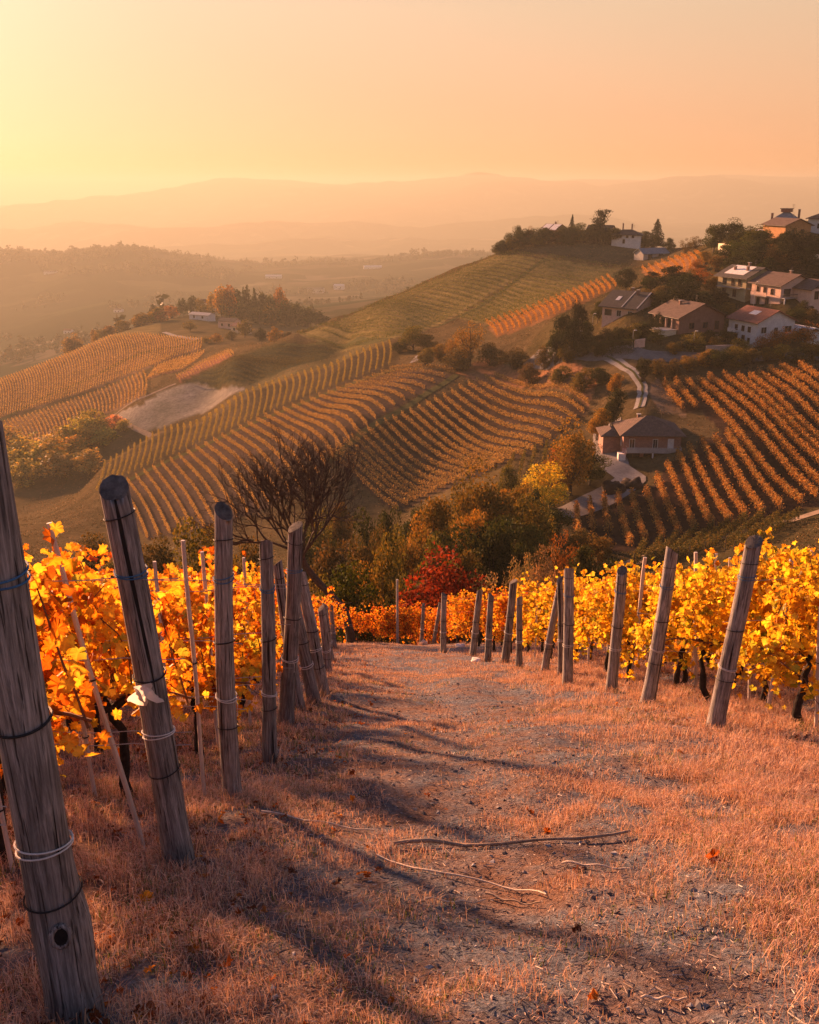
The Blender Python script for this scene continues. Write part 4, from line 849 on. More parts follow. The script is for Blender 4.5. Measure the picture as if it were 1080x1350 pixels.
for i, (x, y, w_, Y, k, h) in enumerate([(425,668,44,140,'bush','olive'),(450,655,46,150,'bush','brown'),(400,690,50,125,'bush','dark'),(478,700,56,95,'bush','brown'),(545,660,50,125,'bush','dark'),(570,690,60,84,'bush','olive'),(535,700,50,90,'bush','russet'),(625,660,60,105,'bush','gold'),(655,690,60,90,'bush','dark'),(620,720,60,72,'bush','brown'),
        (705,690,60,105,'bush','olive'),(735,720,50,88,'bush','dark'),(760,690,50,110,'bush','brown'),(790,700,46,112,'bush','russet'),(715,740,60,70,'airy','pale'),(680,735,50,68,'airy','pale'),(765,740,60,74,'bush','dark'),(590,790,60,50,'bush','brown'),(520,780,44,48,'bush','dark'),(300,720,60,66,'bush','olive'),(160,720,60,80,'bush','olive'),(120,700,60,95,'bush','brown'),(280,690,46,90,'bush','russet'),(500,690,40,100,'bush','brown'),(660,640,50,132,'bush','gold'),(640,650,50,120,'bush','dark'),(670,610,40,160,'bush','olive'),(710,640,40,145,'bush','dark')]):
    rel = 'left' if x < 585 else 'right'; tree(x, y, w_, Y, k, h, f"{ {'pale': 'pale grey', 'gold': 'golden', 'dark': 'dark green', 'russet': 'russet', 'brown': 'brown', 'olive': 'olive'}[h]} {'bush' if k == 'bush' else 'tree'} filling the gully, {ordinal(i)} of the thicket {rel} of the dark red tree", 'thicket of the gully')
# beside the drive and the banks
for a in [(812,508,36,206,'bush','dark','dark round bush beside the gravel drive'), (792,535,36,204,'bush','gold','yellow-green bush between the drive and the vines'), (812,490,26,226,'bush','gold','small golden bush inside the bend of the drive'),
    (768,482,40,238,'bush','olive','olive bush on the bank below the road'), (792,484,34,236,'bush','green','green bush on the bank left of the drive'), (738,486,36,250,'bush','olive','tawny bush on the pink bank'), (700,476,34,268,'bush','brown','brown bush at the top of the pink bank'),
    (545,428,40,338,'tall','olive','tall olive tree where the ridge track meets the hill'), (562,438,34,332,'round','olive','olive tree right of the tall olive tree on the ridge track'), (528,446,28,340,'bush','dark','dark bush at the upper end of the gold-green strip'), (578,452,30,318,'bush','gold','golden bush beside the small white path'),
    (622,418,48,300,'airy','gold','tall thin golden tree at the foot of the spur'), (598,438,26,308,'airy','gold','thin golden tree left of the tall thin golden tree'), (650,458,44,296,'bush','brown','brown bush under the sunlit spur'), (605,470,44,298,'bush','brown','low brown bush above the mid-slope vineyard'), (680,462,40,286,'bush','brown','low brown bush right of the spur foot'), (560,478,34,312,'bush','olive','low olive bush at the top corner of the mid-slope vineyard'),
    (765,390,26,266,'tall','darkest','tall black-green cypress-like tree left of the dark-roofed house'), (742,408,36,262,'round','darkest','black-green tree, left of the clump by the dark-roofed house'), (756,416,40,259,'round','darkest','black-green tree, middle of the clump by the dark-roofed house'), (776,420,28,257,'round','dark','dark tree, right of the clump by the dark-roofed house'),
    (790,394,20,285,'round','dark','small round tree standing alone on the orange slope'), (812,428,30,252,'bush','dark','dark garden bush below the dark-roofed house'), (838,424,30,250,'bush','olive','yellowish garden bush below the dark-roofed house'),
    (828,347,32,335,'round','darkest','dark round tree below the hamlet at the edge of the sunlit knoll'), (862,360,28,318,'round','darkest','dark tree above the dark-roofed house'), (885,372,46,295,'round','darkest','large dark tree, left of the pair behind the brown house'), (908,380,40,288,'round','dark','dark tree, right of the pair behind the brown house'),
    (872,392,30,275,'round','brown','reddish brown tree right of the dark-roofed house'), (925,366,34,296,'airy','rust','rust-coloured tree below the sunlit knoll'), (942,378,34,288,'bush','russet','russet bush left of the yellow house'), (900,398,60,266,'bush','darkest','dark hedge-like bush behind the brown house'),
    (945,288,38,352,'round','dark','large dark tree, left half of the big clump on the crest'), (968,287,40,350,'round','dark','large dark tree, right half of the big clump on the crest'), (905,312,20,392,'airy','brown','leafless brown bush, left of two on the crest'), (918,309,22,388,'airy','brown','leafless brown bush, right of two on the crest'),
    (1002,306,46,316,'round','green','green tree below the blue-roofed house'), (975,326,44,312,'round','green','green tree below the cream garden wall'), (1048,296,40,292,'tall','darkest','tall black-green tree before the ochre house'), (1022,322,40,296,'round','brown','brown tree below the ochre house'), (990,338,50,300,'round','dark','dark tree above the yellow house'), (1062,330,40,290,'round','dark','dark tree above the pink house'), (958,335,36,316,'round','dark','dark tree under the cream garden wall'), (1078,350,30,284,'bush','dark','dark bush at the picture edge above the pink house'),
    (1010,438,36,238,'airy','rust','orange-brown tree in front of the grey-walled house, left one'), (1036,428,40,238,'airy','rust','orange-brown tree in front of the grey-walled house, right one'), (1066,420,40,240,'airy','rust','orange-brown tree at the right end of the village road'), (975,452,36,236,'bush','olive','tawny bush below the retaining wall'), (915,452,40,240,'airy','olive','tawny tree in front of the brown house terrace'),
    (935,440,26,246,'bush','dark','dark garden bush between the brown and the grey-walled house'), (1060,440,24,244,'bush','dark','dark bush right of the grey-walled house'), (890,458,26,240,'bush','russet','russet bush beside the white garage wall')]: tree(*a)
for i, x in enumerate(np.linspace(850, 1090, 13)):
    tree(x, 466+rng.uniform(0, 10)+4*math.sin(i*2), rng.uniform(24, 40), 229+rng.uniform(-2, 3), 'bush', ('dark', 'olive', 'brown', 'russet', 'gold')[i % 5], f"roadside bush above the curving vine rows, {ordinal(i)} from the drive", 'bushes below the village road')
for i, (x, y, w_, k, h) in enumerate([(683,296,18,'round','dark'),(672,306,26,'bush','dark'),(700,304,30,'bush','dark'),(716,304,30,'bush','brown'),(752,302,30,'bush','dark'),(765,308,34,'bush','dark'),(788,303,30,'bush','dark'),(806,308,34,'bush','dark'),(848,322,30,'bush','dark'),(862,318,26,'bush','dark'),(835,330,26,'bush','brown'),(780,322,36,'bush','dark'),(745,321,34,'bush','dark'),(812,325,32,'bush','olive'),(690,318,34,'bush','dark'),(712,320,34,'bush','dark'),(660,320,24,'bush','dark'),(699,298,17,'round','brown'),(718,295,16,'round','dark'),(666,316,22,'bush','dark'),(676,311,20,'bush','olive'),(690,309,26,'bush','brown'),(708,308,24,'bush','olive'),(724,312,24,'bush','dark'),(742,312,26,'bush','dark'),(760,303,28,'bush','dark'),(782,312,26,'bush','dark'),(800,313,26,'bush','dark'),(818,316,24,'bush','dark'),(833,322,22,'bush','brown'),(848,330,22,'bush','dark'),(735,318,24,'bush','brown'),(770,318,26,'bush','olive'),(655,322,14,'bush','olive')]):
    tree(x, y, w_, 478+rng.uniform(-6, 4), k, h, f"{'bush' if k == 'bush' else 'round tree'} on the hamlet hilltop, {ordinal(i)} of its clump counted from the skyline edge", 'trees of the hamlet hilltop')
tree(755,282,14,492,'cone','darkest','pointed dark conifer on the hamlet skyline'); tree(794,276,30,476,'pine','darkest','twin-trunked spreading pine on the hamlet skyline')
tree(868,288,28,476,'cone','darkest','tall pointed conifer standing right of the hamlet'); tree(884,312,18,440,'round','dark','dark round tree below the tall pointed conifer')
LM = [('the yellow house',985,375),('the pink house',1040,390),('the grey-white house',1012,430),('the brown house',912,422),('the dark-roofed house',830,405),('the blue-roofed house',1020,302),('the cream garden wall',955,328),('the farmhouse drive',830,480)]
cnt = {}
for (x, y, w_, Y, h) in [(930,398,34,270,'dark'),(950,390,30,276,'darkest'),(944,404,30,262,'dark'),(962,398,26,266,'russet'),(925,412,26,258,'darkest'),(880,398,36,276,'darkest'),(868,404,30,270,'dark'),(895,390,40,282,'darkest'),(856,380,30,298,'dark'),(850,398,24,278,'brown'),(800,432,26,256,'darkest'),(822,440,26,252,'dark'),(850,438,24,252,'dark'),(866,446,24,247,'olive'),(960,440,26,246,'dark'),(945,452,24,242,'russet'),(1050,410,30,252,'dark'),(1070,405,30,252,'brown'),(1062,395,26,256,'dark'),(1000,330,36,308,'dark'),(1025,338,36,300,'darkest'),(1045,335,34,298,'dark'),(985,310,34,328,'dark'),(970,318,30,330,'dark'),(1060,316,34,310,'darkest'),(1085,320,34,305,'dark'),(1015,350,30,292,'dark'),(965,350,34,304,'dark'),(945,356,32,310,'brown'),(1040,352,30,290,'brown'),(932,340,26,330,'russet'),(920,352,24,322,'rust'),(1035,318,30,312,'green'),(770,440,26,256,'dark'),(735,430,30,264,'dark'),(720,452,30,270,'brown'),(750,446,28,258,'olive'),(790,448,30,252,'dark')]:
    n_, lx, ly = min(LM, key=lambda l: math.hypot(l[1]-x, (l[2]-y)*1.3)); rel = ('left of' if x < lx else 'right of') if abs(x-lx) > abs(y-ly) else ('above' if y < ly else 'below')
    key = (h, rel, n_); cnt[key] = cnt.get(key, 0)+1; hw = {'darkest': 'black-green', 'dark': 'dark green', 'russet': 'russet', 'brown': 'brown', 'olive': 'olive', 'rust': 'rust-coloured', 'green': 'green'}[h]
    tree(x, y, w_, Y, 'bush', h, f"{hw} garden bush {rel} {n_}" + (f", {ordinal(cnt[key]-1)} going outward" if cnt[key] > 1 else ''), 'garden bushes of the village')
# left slope, farm and far wood in the haze
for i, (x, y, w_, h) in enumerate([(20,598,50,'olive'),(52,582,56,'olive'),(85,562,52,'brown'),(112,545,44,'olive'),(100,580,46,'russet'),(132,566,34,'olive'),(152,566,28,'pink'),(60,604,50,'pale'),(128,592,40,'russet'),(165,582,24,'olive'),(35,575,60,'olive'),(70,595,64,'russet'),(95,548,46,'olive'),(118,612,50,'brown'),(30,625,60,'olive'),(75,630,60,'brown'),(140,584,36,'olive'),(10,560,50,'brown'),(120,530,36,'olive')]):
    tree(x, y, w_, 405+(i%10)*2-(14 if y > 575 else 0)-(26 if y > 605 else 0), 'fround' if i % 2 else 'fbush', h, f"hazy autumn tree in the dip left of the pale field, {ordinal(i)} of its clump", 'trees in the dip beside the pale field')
for i, x in enumerate(np.sort(rng.uniform(78, 214, 17))): tree(x, 446-(x-78)*.235+rng.uniform(-5, 4), rng.uniform(10, 30), 735+rng.uniform(-15, 15), 'fbush', ('gold', 'olive', 'pale')[i % 3], f"hazy bush of the hedge line behind the combed slope, {ordinal(i)} from its low end", 'bushes of the far hedge line')
for i, (x, y, w_, k, h) in enumerate([(240,392,18,'fround','dark'),(252,388,16,'fround','dark'),(263,392,18,'fround','olive'),(278,384,18,'fround','gold'),(290,375,24,'fround','gold'),(300,373,24,'fround','orange'),(312,380,20,'fround','dark'),(324,374,18,'fround','dark'),(335,378,18,'fcone','dark'),(346,384,22,'fround','dark'),(356,388,22,'fround','green'),(368,376,22,'fround','orange'),(378,394,24,'fround','dark'),(392,398,26,'fround','dark'),(406,403,26,'fround','green'),(420,408,26,'fround','dark'),(300,395,28,'fround','green'),(320,400,30,'fround','dark'),(342,404,30,'fround','dark'),(364,408,30,'fround','dark'),(386,412,28,'fround','green'),(295,388,34,'fbush','dark'),(315,390,36,'fbush','green'),(338,394,36,'fbush','dark'),(358,398,36,'fbush','olive'),(380,404,36,'fbush','dark'),(402,412,34,'fbush','green'),(270,398,26,'fbush','olive'),(432,414,26,'fbush','dark'),(225,398,22,'fbush','orange'),(212,405,22,'fbush','pink')]):
    tree(x, y, w_, 770+rng.uniform(-20, 25)-(25 if y > 392 else 0), k, h, f"hazy tree of the small wood by the white farm, {ordinal(i)} along the wood", 'trees of the small wood')
for a in [(344,432,18,530,'fround','darkest','dark round tree at the corner of the dark green field'), (362,430,22,545,'fround','gold','golden tree right of the dark round corner tree'), (322,420,22,600,'fround','olive','hazy tree left of the corner tree'), (285,440,18,560,'fround','gold','golden bush at the end of the pinkish vine rows'), (272,444,14,565,'fbush','olive','olive bush at the end of the combed slope'), (305,436,18,575,'fbush','brown','brown bush beside the low farm roofs'), (380,436,20,540,'fbush','brown','brown bush at the foot of the long hillside'), (250,425,20,640,'fround','olive','hazy olive tree below the white farm'), (400,440,22,500,'fbush','olive','olive bush at the lower end of the long hillside')]: tree(*a)
def far_wood():
    pts = []; V = []
    for n, ya, yb, xa, xb, ga in ((5200, 2450, 3300, -260, 330, 'l'), (2600, 2950, 3500, 300, 1350, 'r'), (7000, 850, 2400, -300, 700, 'm')):
        px = rng.uniform(xa, xb, n); Y = rng.uniform(ya, yb, n); X = (px-540)/FPX*Y/1.04; k = vnoise(X/130, Y/130, 8)+.5*vnoise(X/50, Y/50, 9) > (.30 if ga == 'm' else -.16); pts.append(np.stack([X[k], Y[k]], -1))
    pts = np.concatenate(pts); z = hgt(pts[:, 0], pts[:, 1]); n = len(pts); h = rng.uniform(4.5, 12, n)*(1+.9*(rng.random(n) < .06)); w_ = np.where(rng.random(n) < .25, h*.2, h*.48); q = 26
    d = rng.normal(size=(n, q, 3)); d /= np.linalg.norm(d, axis=2, keepdims=True); P = np.stack([pts[:, 0], pts[:, 1], z+h*.5], -1)[:, None]+d*np.stack([w_, w_, h*.5], -1)[:, None]*(rng.random((n, q, 1))**.4)
    V, f = kites(P.reshape(-1, 3), np.repeat(h*.38, q)); m = leaf_mat("far leaves", [(0, (.03, .04, .018)), (.5, (.055, .06, .025)), (.85, (.09, .075, .03)), (1, (.18, .10, .035))], .15)
    tag(link("far_wood", mesh("far_wood", V, f, m)), 'dim wooded ridge of countless tiny trees far off in the haze', 'wood', kind='stuff')
far_wood()
# the bare tree
def bare_tree():
    Y = 37.0; tp = [at(x, y, Y) for x, y in ((462,836),(455,806),(438,786),(420,768),(404,748),(397,732))]; base = np.array((tp[0][0], Y, H(tp[0][0], Y))); r = empty("bare_tree", base); tag(r, 'leafless dark tree with leaning trunk and a dense fan of twigs', 'tree')
    top = at(392, 570, Y)[2]-base[2]; f0 = tp[-1]-base; fork = f0[2]
    tr = MB(); tr.tube([(.05, 0, -.5)]+[q-base for q in tp], (.21, .19, .16, .15, .14, .13, .12), 9, True, .06); tr.build("trunk", WOODD, r, True)
    br = MB(); g = np.random.default_rng(9)
    def grow(p, d, L, rad, lev):
        k = 5 if lev < 3 else 4; pts = [p]
        for i in range(k): d = d+g.normal(0, .11+.03*lev, 3)+np.array((0, 0, .05 if lev > 0 else 0)); d /= np.linalg.norm(d); p = p+d*L/k; pts.append(p)
        br.tube(pts, np.linspace(rad, rad*.6, k+1), 6 if lev < 2 else 4 if lev < 4 else 3, False)
        if lev >= 5 or rad < .0045: return
        nb = (4, 4, 3, 3, 2)[lev]
        for j in range(nb):
            q = pts[-1] if j < 2 else pts[g.integers(2, k+1)]; e = g.normal(size=3); e -= e.dot(d)*d; e /= np.linalg.norm(e); s = g.uniform(.28, .70)
            nd_ = d+e*s+np.array((0, 0, .07)); nd_ /= np.linalg.norm(nd_); grow(q, nd_, L*g.uniform(.62, .85), rad*g.uniform(.56, .72), lev+1)
    span = top-fork
    for a, el in ((-3.0, .8), (-2.4, 1.15), (-.8, 1.1), (-.1, .82), (.5, 1.25), (1.6, 1.0), (2.7, 1.2), (3.1, .35)):
        grow(f0-np.array((0, 0, g.uniform(0, .3))), np.array((math.cos(a)*math.cos(el), math.sin(a)*math.cos(el), math.sin(el))), span*.33, .07, 0)
    for i in range(len(br.V)): br.V[i] = (br.V[i]-f0)*np.array((.84, .84, 1.0))+f0
    br.build("branches", WOODD, r)
    return r
bare_tree()
# ------------------------------------------------------------------ buildings, walls, yard
def tile_mat(name, c1, c2):
    m, t, p, o = new_mat(name); tc = nd(t, "TexCoord").outputs["Object"]; wv = nd(t, "TexWave"); wv.inputs["Scale"].default_value = 1.1; wv.inputs["Distortion"].default_value = .6; t.links.new(tc, wv.inputs["Vector"])
    c = ramp(t, [(.3, c1), (.7, c2)], noise(t, 1.2, 5, .7, tc)); c = mixc(t, .7, c, ramp(t, [(.35, (.6,)*3), (.65, (1.25,)*3)], noise(t, 6, 3, .7, tc)), 'MULTIPLY'); c = mixc(t, .35, c, ramp(t, [(.2, (.6,)*3), (.8, (1.2,)*3)], wv.outputs["Fac"]), 'MULTIPLY')
    t.links.new(c, p.inputs["Base Color"]); p.inputs["Roughness"].default_value = .9; p.inputs["Specular IOR Level"].default_value = .2; return m
def brick_mat(name, c1, c2, mo):
    m, t, p, o = new_mat(name); tc = nd(t, "TexCoord").outputs["Object"]; b = nd(t, "TexBrick"); b.inputs["Color1"].default_value = (*c1, 1); b.inputs["Color2"].default_value = (*c2, 1); b.inputs["Mortar"].default_value = (*mo, 1); b.inputs["Scale"].default_value = 1.6
    mp = nd(t, "Mapping"); mp.inputs["Rotation"].default_value = (R(90), 0, 0); t.links.new(tc, mp.inputs[0]); t.links.new(mp.outputs[0], b.inputs["Vector"])
    c = mixc(t, .6, b.outputs["Color"], ramp(t, [(.3, (.65,)*3), (.7, (1.25,)*3)], noise(t, 1.5, 5, .7, tc)), 'MULTIPLY'); t.links.new(c, p.inputs["Base Color"]); p.inputs["Roughness"].default_value = .9; return m
BRICK = brick_mat("old red brick", (.22, .10, .075), (.30, .14, .10), (.26, .20, .17)); TILE_B = tile_mat("brown roof tiles", (.07, .045, .036), (.145, .095, .075)); TILE_R = tile_mat("red roof tiles", (.17, .065, .045), (.27, .11, .075)); TILE_D = tile_mat("dark roof tiles", (.035, .032, .032), (.075, .065, .06))
TILE_BL = tile_mat("blue grey roof", (.10, .14, .17), (.17, .22, .25)); ROOFW = tile_mat("pale roof panels", (.55, .52, .50), (.75, .72, .69))
plaster = lambda n, a, b: rough_mat(n, a, b, .8, .9, .1, .01)
P_WHITE = plaster("white plaster", (0.552, 0.541, 0.520), (0.750, 0.730, 0.695)); P_GREY = plaster("grey white plaster", (0.464, 0.474, 0.486), (0.640, 0.652, 0.662)); P_PINK = plaster("pink plaster", (0.529, 0.354, 0.276), (0.685, 0.486, 0.398)); P_YEL = plaster("yellow plaster", (0.360, 0.300, 0.168), (0.480, 0.408, 0.240)); P_OCH = plaster("ochre plaster", (.36, .18, .07), (.48, .26, .11)); P_BRN = plaster("brown plaster", (0.157, 0.083, 0.065), (0.230, 0.129, 0.101)); P_CREAM = plaster("cream plaster", (.52, .44, .30), (.70, .60, .44)); CONC = plaster("concrete", (.28, .27, .25), (.42, .40, .38))
GLASS, _t, _p, _o2 = new_mat("window glass"); _p.inputs["Base Color"].default_value = (.02, .022, .026, 1); _p.inputs["Roughness"].default_value = .08
FRAME = rough_mat("white window frame", (.50, .48, .45), (.68, .65, .62), 9); SHUT = rough_mat("brown shutter", (.10, .05, .03), (.17, .09, .05), 9); METAL = rough_mat("dark railing", (.05, .045, .04), (.10, .09, .08), 9, .6)
def fr(face, W, D):
    """origin, along, outward of one wall of a W x D block centred on the origin"""
    return {'F': (np.array((0, -D/2, 0.)), np.array((1., 0, 0)), np.array((0, -1., 0))), 'B': (np.array((0, D/2, 0.)), np.array((-1., 0, 0)), np.array((0, 1., 0))), 'L': (np.array((-W/2, 0, 0.)), np.array((0, -1., 0)), np.array((-1., 0, 0))), 'R': (np.array((W/2, 0, 0.)), np.array((0, 1., 0)), np.array((1., 0, 0)))}[face]
def obox(b, c, al, ou, w_, dp, h):
    up = np.array((0, 0, 1.)); P = np.array([c+al*sx*w_/2+ou*sy*dp/2+up*sz*h/2 for sz in (-1, 1) for sx, sy in ((-1, -1), (1, -1), (1, 1), (-1, 1))]); b.add(P, [(3, 2, 1, 0), (4, 5, 6, 7), (0, 1, 5, 4), (1, 2, 6, 5), (2, 3, 7, 6), (3, 0, 4, 7)])
def opening(r, face, W, D, u, z, w_, h, kind='window', off=(0, 0)):
    o, al, ou = fr(face, W, D); o = o+np.array((*off, 0)); c = o+al*u+np.array((0, 0, z+h/2)); b = MB(); t = .09
    if kind == 'shut':
        obox(b, c+ou*.03, al, ou, w_, .07, h); return b.build("shutter", SHUT, r)
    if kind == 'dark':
        obox(b, c+ou*.012, al, ou, w_, .03, h); return b.build("dark_opening_slab", GLASS, r)  # flat dark slab, its colour standing in for shade inside an opening
    for s in (-1, 1): obox(b, c+al*s*(w_/2)+ou*.05, al, ou, t, .12, h+t)
    for s in (-1, 1): obox(b, c+np.array((0, 0, s*h/2))+ou*.05, al, ou, w_-t, .12, t)
    if w_ > .8: obox(b, c+ou*.04, al, ou, t*.6, .08, h-t)
    f = b.build("door" if kind == 'door' else "window", FRAME if kind != 'brown' else SHUT, r); g = MB(); obox(g, c+ou*.012, al, ou, w_-t, .03, h-t); g.build("door_panel" if kind == 'door' else "pane", P_WHITE if kind == 'wdoor' else GLASS, f)
    if kind == 'shutters':
        for s in (-1, 1): g = MB(); obox(g, c+al*s*(w_*.5+.05+w_*.22)+ou*.03, al, ou, w_*.42, .07, h); g.build("shutter", SHUT, f)
    return f
def gable_walls(b, W, D, h, rise, ax):
    z0 = -3.0
    if ax == 'x': poly = [(0, -D/2, z0), (0, D/2, z0), (0, D/2, h), (0, 0, h+rise), (0, -D/2, h)]; poly = [(x-W/2, y, z) for x, y, z in poly]; b.prism(poly[::-1], (0, 0, 0), (W, 0, 0))
    elif ax == 'y': poly = [(-W/2, 0, z0), (W/2, 0, z0), (W/2, 0, h), (0, 0, h+rise), (-W/2, 0, h)]; poly = [(x, y-D/2, z) for x, y, z in poly]; b.prism(poly, (0, 0, 0), (0, D, 0))
    else: b.box((0, 0, (h+z0)/2), (W, D, h-z0))
def roof_mesh(b, W, D, h, rise, ax, ov=.6, th=.18):
    if ax in 'xy':
        A, B_ = (D, W) if ax == 'x' else (W, D); k = rise/(A/2); L = B_/2+ov; e = A/2+ov
        for s in (-1, 1):
            P = [(s*.001, h+rise), (s*e, h-ov*k), (s*e, h-ov*k+th), (s*.001, h+rise+th*1.15)]
            poly = [(-L, y, z+.03) if ax == 'x' else (y, -L, z+.03) for y, z in P]
            if (s > 0) == (ax == 'x'): poly = poly[::-1]
            b.prism(poly, (0, 0, 0), (2*L, 0, 0) if ax == 'x' else (0, 2*L, 0))
    else:
        w_, d = W/2+ov, D/2+ov; rl = max(0, abs(W-D)/2); ra = [(-rl, 0), (rl, 0)] if W >= D else [(0, -rl), (0, rl)]
        z = h-.05; V = [(-w_, -d, z), (w_, -d, z), (w_, d, z), (-w_, d, z), (-w_, -d, z+th), (w_, -d, z+th), (w_, d, z+th), (-w_, d, z+th), (*ra[0], h+rise), (*ra[1], h+rise)]
        if W >= D: b.add(V, [(3, 2, 1, 0), (0, 1, 5, 4), (1, 2, 6, 5), (2, 3, 7, 6), (3, 0, 4, 7), (4, 5, 9, 8), (6, 7, 8, 9)], [(5, 6, 9), (7, 4, 8)])
        else: b.add(V, [(3, 2, 1, 0), (0, 1, 5, 4), (1, 2, 6, 5), (2, 3, 7, 6), (3, 0, 4, 7), (5, 6, 9, 8), (7, 4, 8, 9)], [(4, 5, 8), (6, 7, 9)])
def balcony(r, face, W, D, u, z, w_, dp, solid=None, off=(0, 0), posts=()):
    o, al, ou = fr(face, W, D); o = o+np.array((*off, 0)); c = o+al*u+np.array((0, 0, z))+ou*dp/2; b = MB(); obox(b, c, al, ou, w_, dp, .2); s = b.build("balcony", CONC, r); g = MB()
    for e in (-1, 1): obox(g, c+al*e*(w_/2-.04)+np.array((0, 0, 1.0)), al, ou, .05, dp, .06)
    obox(g, c+ou*(dp/2-.04)+np.array((0, 0, 1.0)), al, ou, w_, .06, .07)
    if solid: obox(g, c+ou*(dp/2-.04)+np.array((0, 0, .5)), al, ou, w_, .10, .8)
    else:
        for q in np.linspace(-w_/2+.05, w_/2-.05, max(4, int(w_/.3))): obox(g, c+al*q+ou*(dp/2-.04)+np.array((0, 0, .55)), al, ou, .035, .035, .9)
    g.build("railing", solid or METAL, s)
    for q in posts: p_ = MB(); obox(p_, c+al*q+ou*(dp/2-.15)-np.array((0, 0, z/2+.3)), al, ou, .25, .25, z+.4); p_.build("pillar", P_WHITE, r)
    return s
def house(name, lab, corner, Y, rz, W, D, h, rise, ax, wall, roof, wins=(), chim=(), ov=.6, cat='house', extra=None, zoff=0):
    a = at(corner[0], corner[1], Y); k, m = math.cos(rz), math.sin(rz); lx, ly = -W/2, -D/2
    if extra == 'R': lx = W/2
    o = np.array((a[0]-(lx*k-ly*m), a[1]-(lx*m+ly*k), a[2]+zoff)); r = empty(name, o, rz); tag(r, lab, cat)
    b = MB(); gable_walls(b, W, D, h, rise if ax in 'xy' else 0, ax); b.build("wall", wall, r)
    b = MB(); roof_mesh(b, W, D, h, rise, ax, ov); rf = b.build("roof", roof, r)
    for cx, cy, cz, ch in chim:
        b = MB(); b.box((cx, cy, cz+ch/2-.6), (.6, .6, ch+1.2)); c_ = b.build("chimney", P_BRN if wall is not P_WHITE else BRICK, rf); b = MB(); b.box((cx, cy, cz+ch+.06), (.85, .85, .12)); b.build("chimney_cap", CONC, c_)
    for w_ in wins: opening(r, w_[0], W, D, *w_[1:])
    if cat == 'house':
        b = MB(); ax_, z_ = W*.22, h+rise; b.tube([(ax_, .2, z_-.6), (ax_, .2, z_+1.9)], .035, 5)
        for q in (1.0, 1.4, 1.8): b.tube([(ax_-.5, .2, z_+q), (ax_+.5, .2, z_+q)], .025, 4)
        b.build("aerial", METAL, rf)
        for sy in (-1, 1):
            b = MB(); e = (D/2+ov-.05)
            if ax == 'x': b.tube([(-W/2-ov, sy*e, h-ov*rise/(D/2)+.02), (W/2+ov, sy*e, h-ov*rise/(D/2)+.02)], .09, 6); b.build("gutter", METAL, rf)
    return r, rf, o
def panel(rf, x0, x1, s0, s1, W, D, h, rise, ax, side, m, name="roof_window"):
    """a flat panel lying on one roof slope; s from the eaves (0) to the ridge (1)"""
    A = D if ax == 'x' else W; V = []
    for dz in (.24, .30):
        for x, s in ((x0, s0), (x1, s0), (x1, s1), (x0, s1)): y = side*A/2*(1-s); z = h+rise*s+dz; V.append((x, y, z) if ax == 'x' else (y, x, z))
    b = MB(); b.add(V, [(4, 5, 6, 7), (0, 1, 5, 4), (1, 2, 6, 5), (2, 3, 7, 6), (3, 0, 4, 7)]); b.build(name, m, rf)
# --- the farmhouse in the vines
r, rf, o = house("farmhouse", 'red brick farmhouse with a brown hipped roof and balcony beside the right vineyard', (820,611), 190, R(-3), 11.2, 10, 5.7, 2.9, 'h', BRICK, TILE_B,
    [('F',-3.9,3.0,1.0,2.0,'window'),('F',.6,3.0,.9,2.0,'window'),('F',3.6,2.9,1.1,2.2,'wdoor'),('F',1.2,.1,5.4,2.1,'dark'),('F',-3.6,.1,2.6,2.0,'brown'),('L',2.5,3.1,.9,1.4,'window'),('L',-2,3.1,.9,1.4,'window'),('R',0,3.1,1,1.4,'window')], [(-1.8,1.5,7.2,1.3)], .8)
balcony(r, 'F', 11.2, 10, .2, 2.65, 10.6, 1.6, CONC, posts=(-.2, 5.0))
b = MB(); b.box((-7.3, 1.5, .9), (3.6, 6.5, 7.6)); b.build("annex", BRICK, r)
b = MB(); roof_mesh(b, 3.6, 6.5, 4.7, 1.1, 'h', .6); x = b.build("annex_roof", TILE_B, r); x.location = (-7.3, 1.5, 0)
b = MB(); b.box((-5.9, -5.6, 1.0), (1.4, 1.6, 2.6)); b.build("stair_block", P_WHITE, r)
b = MB()
for k in range(3): b.box((-5.75+.42*k, -6.55, 3.0-.1*(k % 2)), (.36, .03, 1.0+.2*(k % 2)))
b.build("laundry", rough_mat("hanging laundry", (.45, .12, .10), (.6, .5, .48), 1.2), r)
# --- village houses, each seen on its corner: the left wall in the sun, the right gable in the shade
LR = [('F',-2.4,3.3,1,1.3,'brown'),('F',.2,3.3,1,1.3,'brown'),('F',2.6,3.3,1,1.3,'brown'),('F',-2.2,.3,1,2.0,'brown'),('F',.6,.3,1.1,2.0,'brown'),('F',2.7,.8,.8,1.1,'brown')]
r, rf, o = house("village_house", 'grey-white house with a red roof and pale skylight at the village edge', (996,458), 243, R(-70), 11, 11, 6.0, 2.5, 'x', P_GREY, TILE_R, LR+[('R',-3.6,3.3,1.6,1.5),('R',0,2.2,1.1,2.4),('R',3.6,3.2,2.1,1.6),('R',2.2,.5,1,1.4)], [], .7, extra='R')
panel(rf, -1.2, 1.6, .42, .72, 11, 11, 6.0, 2.5, 'x', -1, ROOFW, "skylight"); balcony(r, 'F', 11, 11, -2.8, 2.7, 3, 1.2, P_WHITE)
b = MB(); b.box((6.0, 8.2, 1.4), (7, 5, 4.4)); b.build("garage", P_GREY, r); b = MB(); roof_mesh(b, 7, 5, 3.65, .8, 'x', .4); x = b.build("garage_roof", ROOFW, r); x.location = (6.0, 8.2, 0)
